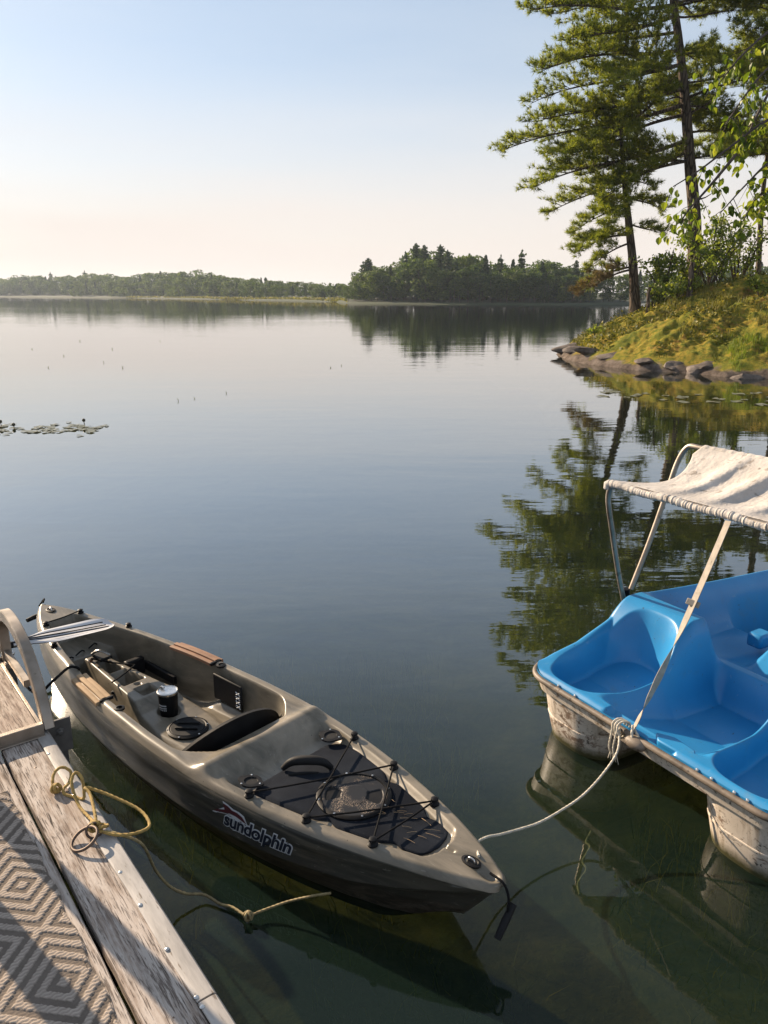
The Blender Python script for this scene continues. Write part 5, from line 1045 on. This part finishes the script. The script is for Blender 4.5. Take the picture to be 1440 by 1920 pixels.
# skirt of the blue moulding, rub rail under it, white hull
def band(rings, closed=True):
    n = len(rings[0]); V = [p for r_ in rings for p in r_]; F = [(i * n + k, i * n + (k + 1) % n, (i + 1) * n + (k + 1) % n, (i + 1) * n + k) for i in range(len(rings) - 1) for k in range(n)]; return V, F
o0 = densify(outline(0.)); o1 = densify(outline(.0)); 
V, F = band([[(x, y, .324 + rim_z(x, y)) for x, y in o0], [(x, y, .318 + .30 * rim_z(x, y)) for x, y in o0], [(x, y, .305) for x, y in o0]]); MB().add(V, F).build('deck_skirt', MAT['blue'], pb)
MB().tube([(x, y, .306) for x, y in densify(outline(.008))], .0130, n=10, closed=True).build('rub_rail', MAT['rail'], pb)
ins = lambda off: densify(outline(off))
V, F = band([[(x, y, .300) for x, y in o0], [(.02 + x * .985, y * .99 - .006, .235) for x, y in o0]]); MB().add(V, F ).build('upper_hull', MAT['whitehull'], pb)
for qa, qb in ((.012, .425), (.875, WQ - .012)):
    rings = []; 
    for z_, inset, fwd in ((.236, 0, 0), (.20, .003, .008), (.10, .010, .025), (.0, .020, .045), (-.08, .045, .09), (-.12, .10, .18)):
        ring = []; x0, x1, y0_, y1_ = .030 + fwd, PL - .05 - fwd, qa + inset, qb - inset * .8; rr = .15
        for cx, cy_, a0 in ((x0 + rr, y0_ + rr, 180), (x1 - rr, y0_ + rr, 270), (x1 - rr, y1_ - rr, 0), (x0 + rr, y1_ - rr, 90)):
            for k in range(8): a = R(a0 + 90 * k / 7); ring.append((cx + rr * math.cos(a), -(cy_ + rr * math.sin(a)), z_))
        rings.append(ring)
    V, F = band(rings); n = len(rings[0]); po = MB().add(V, F + [tuple(range(5 * n, 6 * n))]).build('pontoon', MAT['whitehull'], pb)
    MB().tube([(x * 1.0, y, .115) for x, y, _ in rings[2]], .006, n=6, closed=True).build('strake', MAT['whitehull'], po)
for x, q_ in ((.0, .22), (.0, .32), (.0, .93), (.0, .99), (.0, 1.08), (.0, 1.13)): MB().lathe([(.006, 0), (.006, .002), (.003, .005)], (-.002, -q_, .324), 8, Matrix.Rotation(R(-60), 4, 'Y')).build('rivet', MAT['steel'], pb)
# rear lip moulding at the sill and a small pivot fitting in the cabin
MB().prism([(.012, -.74), (.05, -.70), (.085, -.76), (.075, -.86), (.03, -.90), (.014, -.86)], .300, .338).build('sill_moulding', MAT['blue'], pb, bevel=.006)
o = MB().box(1.10, 1.20, -.42, -.34, .30, .372).build('lever_block', MAT['blue'], pb, bevel=.014)
# tow eye under the strap
bmE = bmesh.new(); bmesh.ops.create_icosphere(bmE, subdivisions=3, radius=1)
for v_ in bmE.verts: v_.co = Vector((-.018 + v_.co.x * .030, -.665 + v_.co.y * .050, .292 + v_.co.z * .026))
me_ = bpy.data.meshes.new('tow_eye'); bmE.to_mesh(me_); bmE.free(); me_.materials.append(MAT['rail']); me_.polygons.foreach_set('use_smooth', [True] * len(me_.polygons)); te = link(bpy.data.objects.new('tow_eye', me_), pb)
# canopy frame: a bent hoop for each bar, one foot on either gunwale
def hoop(top_p, top_z, bow_, q0, q1, name, foot, lift=0.):
    pts = []
    for s_, q_ in ((1, q0), (-1, q1)):
        seq = [(foot[0], q_ + (-.045 if s_ > 0 else .045), foot[1] + lift), (lerp(foot[0], top_p, .30) + bow_, q_ - s_ * .035, lerp(foot[1], top_z, .33)), (lerp(foot[0], top_p, .64) + bow_ * .9, q_ - s_ * .024, lerp(foot[1], top_z, .66)), (lerp(foot[0], top_p, .90) + bow_ * .3, q_ - s_ * .014, top_z - .085), (top_p, q_ + s_ * .022, top_z - .008), (top_p - .0, q_ + s_ * .08, top_z), (top_p - .0, q_ + s_ * .15, top_z)]
        pts += seq if s_ > 0 else seq[::-1]
    return MB().tube([(x, -q_, z_) for x, q_, z_ in spline(pts, 9)], .0125, n=14).build(name, MAT['alu'], pb)
C1 = (.440, 1.125); C2 = (.915, 1.255)
hoop(C1[0], C1[1], -.020, .0, WQ, 'canopy_hoop', (.690, .40)); hoop(C2[0], C2[1], .022, .01, WQ - .01, 'canopy_hoop', (.690, .545), .0)
for s_, q_ in ((1, -.045), (-1, WQ + .045)): MB().tube([(.672, -q_, .515), (.668, -q_, .548)], .0175, n=12).build('hoop_clamp', MAT['black'], pb)
# canvas: sagging, with gathered folds near the front bar
nt_, nq = 46, 200; V = np.zeros((nt_, nq, 3))
for i in range(nt_):
    t = i / (nt_ - 1)
    qs = .11 * math.sin(math.pi * min(1, t * 1.15)) ** .8 * (1 - .35 * t) + .015 + .105 * t; qq = np.linspace(qs, WQ - qs, nq); k = math.sin(math.pi * t)
    x = lerp(C1[0], C2[0], t); z_ = lerp(C1[1] + .013, C2[1] + .013, t) - .055 * k; fold = np.zeros(nq)
    for c_, w_, a_ in ((.34, .07, .034), (.52, .08, .05), (.70, .07, .042), (.88, .08, .046), (1.08, .07, .04)):
        s_ = (qq - (c_ + .06 * (t - .5))) / w_; fold += a_ * np.where(s_ > 0, np.exp(-(s_ / .32) ** 2), np.exp(-(s_ / .95) ** 2))
    fold += .005 * (fbm(qq * 22 + 3 * t, t * 5 + 0 * qq, 5) - .47) * 2 + .004 * (fbm(qq * 60, t * 9 + 0 * qq, 8, 2) - .37) * 2
    V[i, :, 0] = x + .012 * np.sin(qq * 9) * k; V[i, :, 1] = -qq; V[i, :, 2] = z_ + .74 * fold * k ** 1.1 * (.55 + .45 * t)
cv = mesh_np('canopy', V.reshape(-1, 3), grid_faces(nt_, nq), MAT['canvas'], pb, smooth=True); sol = cv.modifiers.new('thick', 'SOLIDIFY'); sol.thickness = .0025
P = [(C1[0] - .002 * math.sin(q_ * 5), -q_, C1[1] - .004 + .003 * math.sin(q_ * 23)) for q_ in np.linspace(-.008, WQ + .008, 330)]; P[0] = (C1[0], .006, C1[1] - .03)
MB().tube(P, [.0175 + .0008 * math.sin(i * .83) + .0009 * math.sin(i * 1.9 + 1) + random.uniform(-.0011, .0011) for i in range(330)], n=12).build('rolled_hem', MAT['canvas'], cv)
P = [(C2[0], -q_, C2[1] + .001) for q_ in np.linspace(.125, WQ - .125, 160)]; MB().tube(P, [.0165 + .0012 * math.sin(i * .9) for i in range(160)], n=10).build('rear_hem', MAT['canvas'], cv)
# webbing strap from the hem down to the tow eye, twisting on the way
A_ = Vector((C1[0] - .012, -.632, C1[1] - .02)); B_ = Vector((-.012, -.640, .325)); V = []; n = 70; D_ = (B_ - A_).normalized(); side0 = Vector((0, -1, 0)); side0 = (side0 - D_ * side0.dot(D_)).normalized(); side1 = D_.cross(side0)
for i in range(n):
    t = i / (n - 1); sag = Vector((0, 0, -.03 * math.sin(math.pi * t))); ang = R(20) + R(78) * float(ss(.42, .72, t)) - R(60) * float(ss(.80, .93, t)); w = .0175 * (1 - .25 * float(ss(.72, .80, t)) * (1 - float(ss(.86, .94, t)))); s_ = side0 * math.cos(ang) + side1 * math.sin(ang); c_ = A_.lerp(B_, t) + sag
    nn = D_.cross(s_) * .0012
    for sg in (-1, 1): V.append(c_ + s_ * w * sg + nn); V.append(c_ + s_ * w * sg - nn)
F = []
for i in range(n - 1):
    a, b = i * 4, (i + 1) * 4; F += [(a, b, b + 2, a + 2), (a + 1, a + 3, b + 3, b + 1), (a, a + 1, b + 1, b), (a + 2, b + 2, b + 3, a + 3)]
st = MB().add(V, F).build('canopy_strap', MAT['webbing'], pb)
c_ = A_.lerp(B_, .36) + Vector((0, 0, -.027)); Mx = Matrix((side0, D_, D_.cross(side0))).transposed().to_4x4(); Mx.translation = c_; MB().box(-.026, .026, -.012, .012, -.004, .005, Mx @ Matrix.Rotation(R(20), 4, 'Y')).build('buckle', MAT['webbing'], st, bevel=.002)
MB().tube(spline([B_ + Vector((0, 0, .03)), B_ + Vector((-.012, -.01, .0)), Vector((-.028, -.66, .30)), Vector((-.01, -.675, .31)), B_ + Vector((.01, .0, .01))], 8), .005, n=8, strands=3, twist=100).build('lashing', MAT['wrope'], st)
# pale rope from the pedal boat to the kayak
def pw_(p, q_, z_): c2_, s2_ = math.cos(PA), math.sin(PA); return Vector((PBO.x + p * c2_ + q_ * s2_, PBO.y + p * s2_ - q_ * c2_, z_))
wr = empty('pale_rope', pw_(-.02, .585, .31)); tag(wr, 'pale rope sagging between the pedal boat and the kayak', 'rope'); ow_ = wr.location
a = pw_(-.02, .585, .315)
mb = rope_mb([Vector(p) - ow_ for p in (a, (.895, 2.605, .262), (.83, 2.555, .195), (.74, 2.49, .147), (.644, 2.427, .128), (.56, 2.37, .124), (.49, 2.324, .135), (.40, 2.25, .168), (.345, 2.19, .205), (.30, 2.12, .235), (.295, 2.03, .262))], .0046); mb.build('line', MAT['wrope'], wr); mb = MB()
for k in range(3): q0 = .570 + .013 * k; mb.tube([pw_(.0 + .033 * math.cos(t) - .010, q0 + .006 * math.sin(t * 2), .312 + .034 * math.sin(t)) - ow_ for t in np.linspace(0, 6.4, 26)], .0046, n=8, strands=3, twist=110)
for k in range(2): 
    q0 = .565 + .022 * k; rope_mb([pw_(-.035, q0, .335) - ow_, pw_(-.05, q0 + .006, .28) - ow_, pw_(-.052, q0 + .004, .235) - ow_, pw_(-.045, q0 + .012, .205 - .01 * k) - ow_], .004, mb=mb)
mb.build('hitch', MAT['wrope'], wr)
fr_ = MB()
for k in range(7): fr_.tube([pw_(-.045, .580 + .006 * k - .01, .21) - ow_, pw_(-.047 + .004 * (k % 3), .575 + .009 * k - .01, .18) - ow_], .0016, n=4)
fr_.build('frayed_end', MAT['wrope'], wr)
sk = rope_mb([(.81, 2.57, -.07), (.785, 2.545, -.10), (.792, 2.515, -.10), (.757, 2.475, -.13), (.762, 2.44, -.14), (.725, 2.405, -.17), (.720, 2.36, -.18)], .004, twist=60); o = sk.build('sunken_rope', MAT['wrope']); tag(o, 'short length of pale rope hanging under the water surface', 'rope')

# ------------------------------------------------------------------ morning haze over the lake
hz = MB().box(-1500, 1500, -120, 1300, -5.5, 24).build('haze', MAT['water'], smooth=False); hz['kind'] = 'stuff'
hm_ = bpy.data.materials.new('haze_air'); hm_.use_nodes = True; t_ = hm_.node_tree; t_.nodes.clear(); oo = t_.nodes.new('ShaderNodeOutputMaterial'); pv = t_.nodes.new('ShaderNodeVolumePrincipled'); pv.inputs['Color'].default_value = (.74, .85, 1., 1); pv.inputs['Density'].default_value = .00028; pv.inputs['Anisotropy'].default_value = .3
t_.links.new(pv.outputs[0], oo.inputs['Volume']); hz.data.materials.clear(); hz.data.materials.append(hm_)
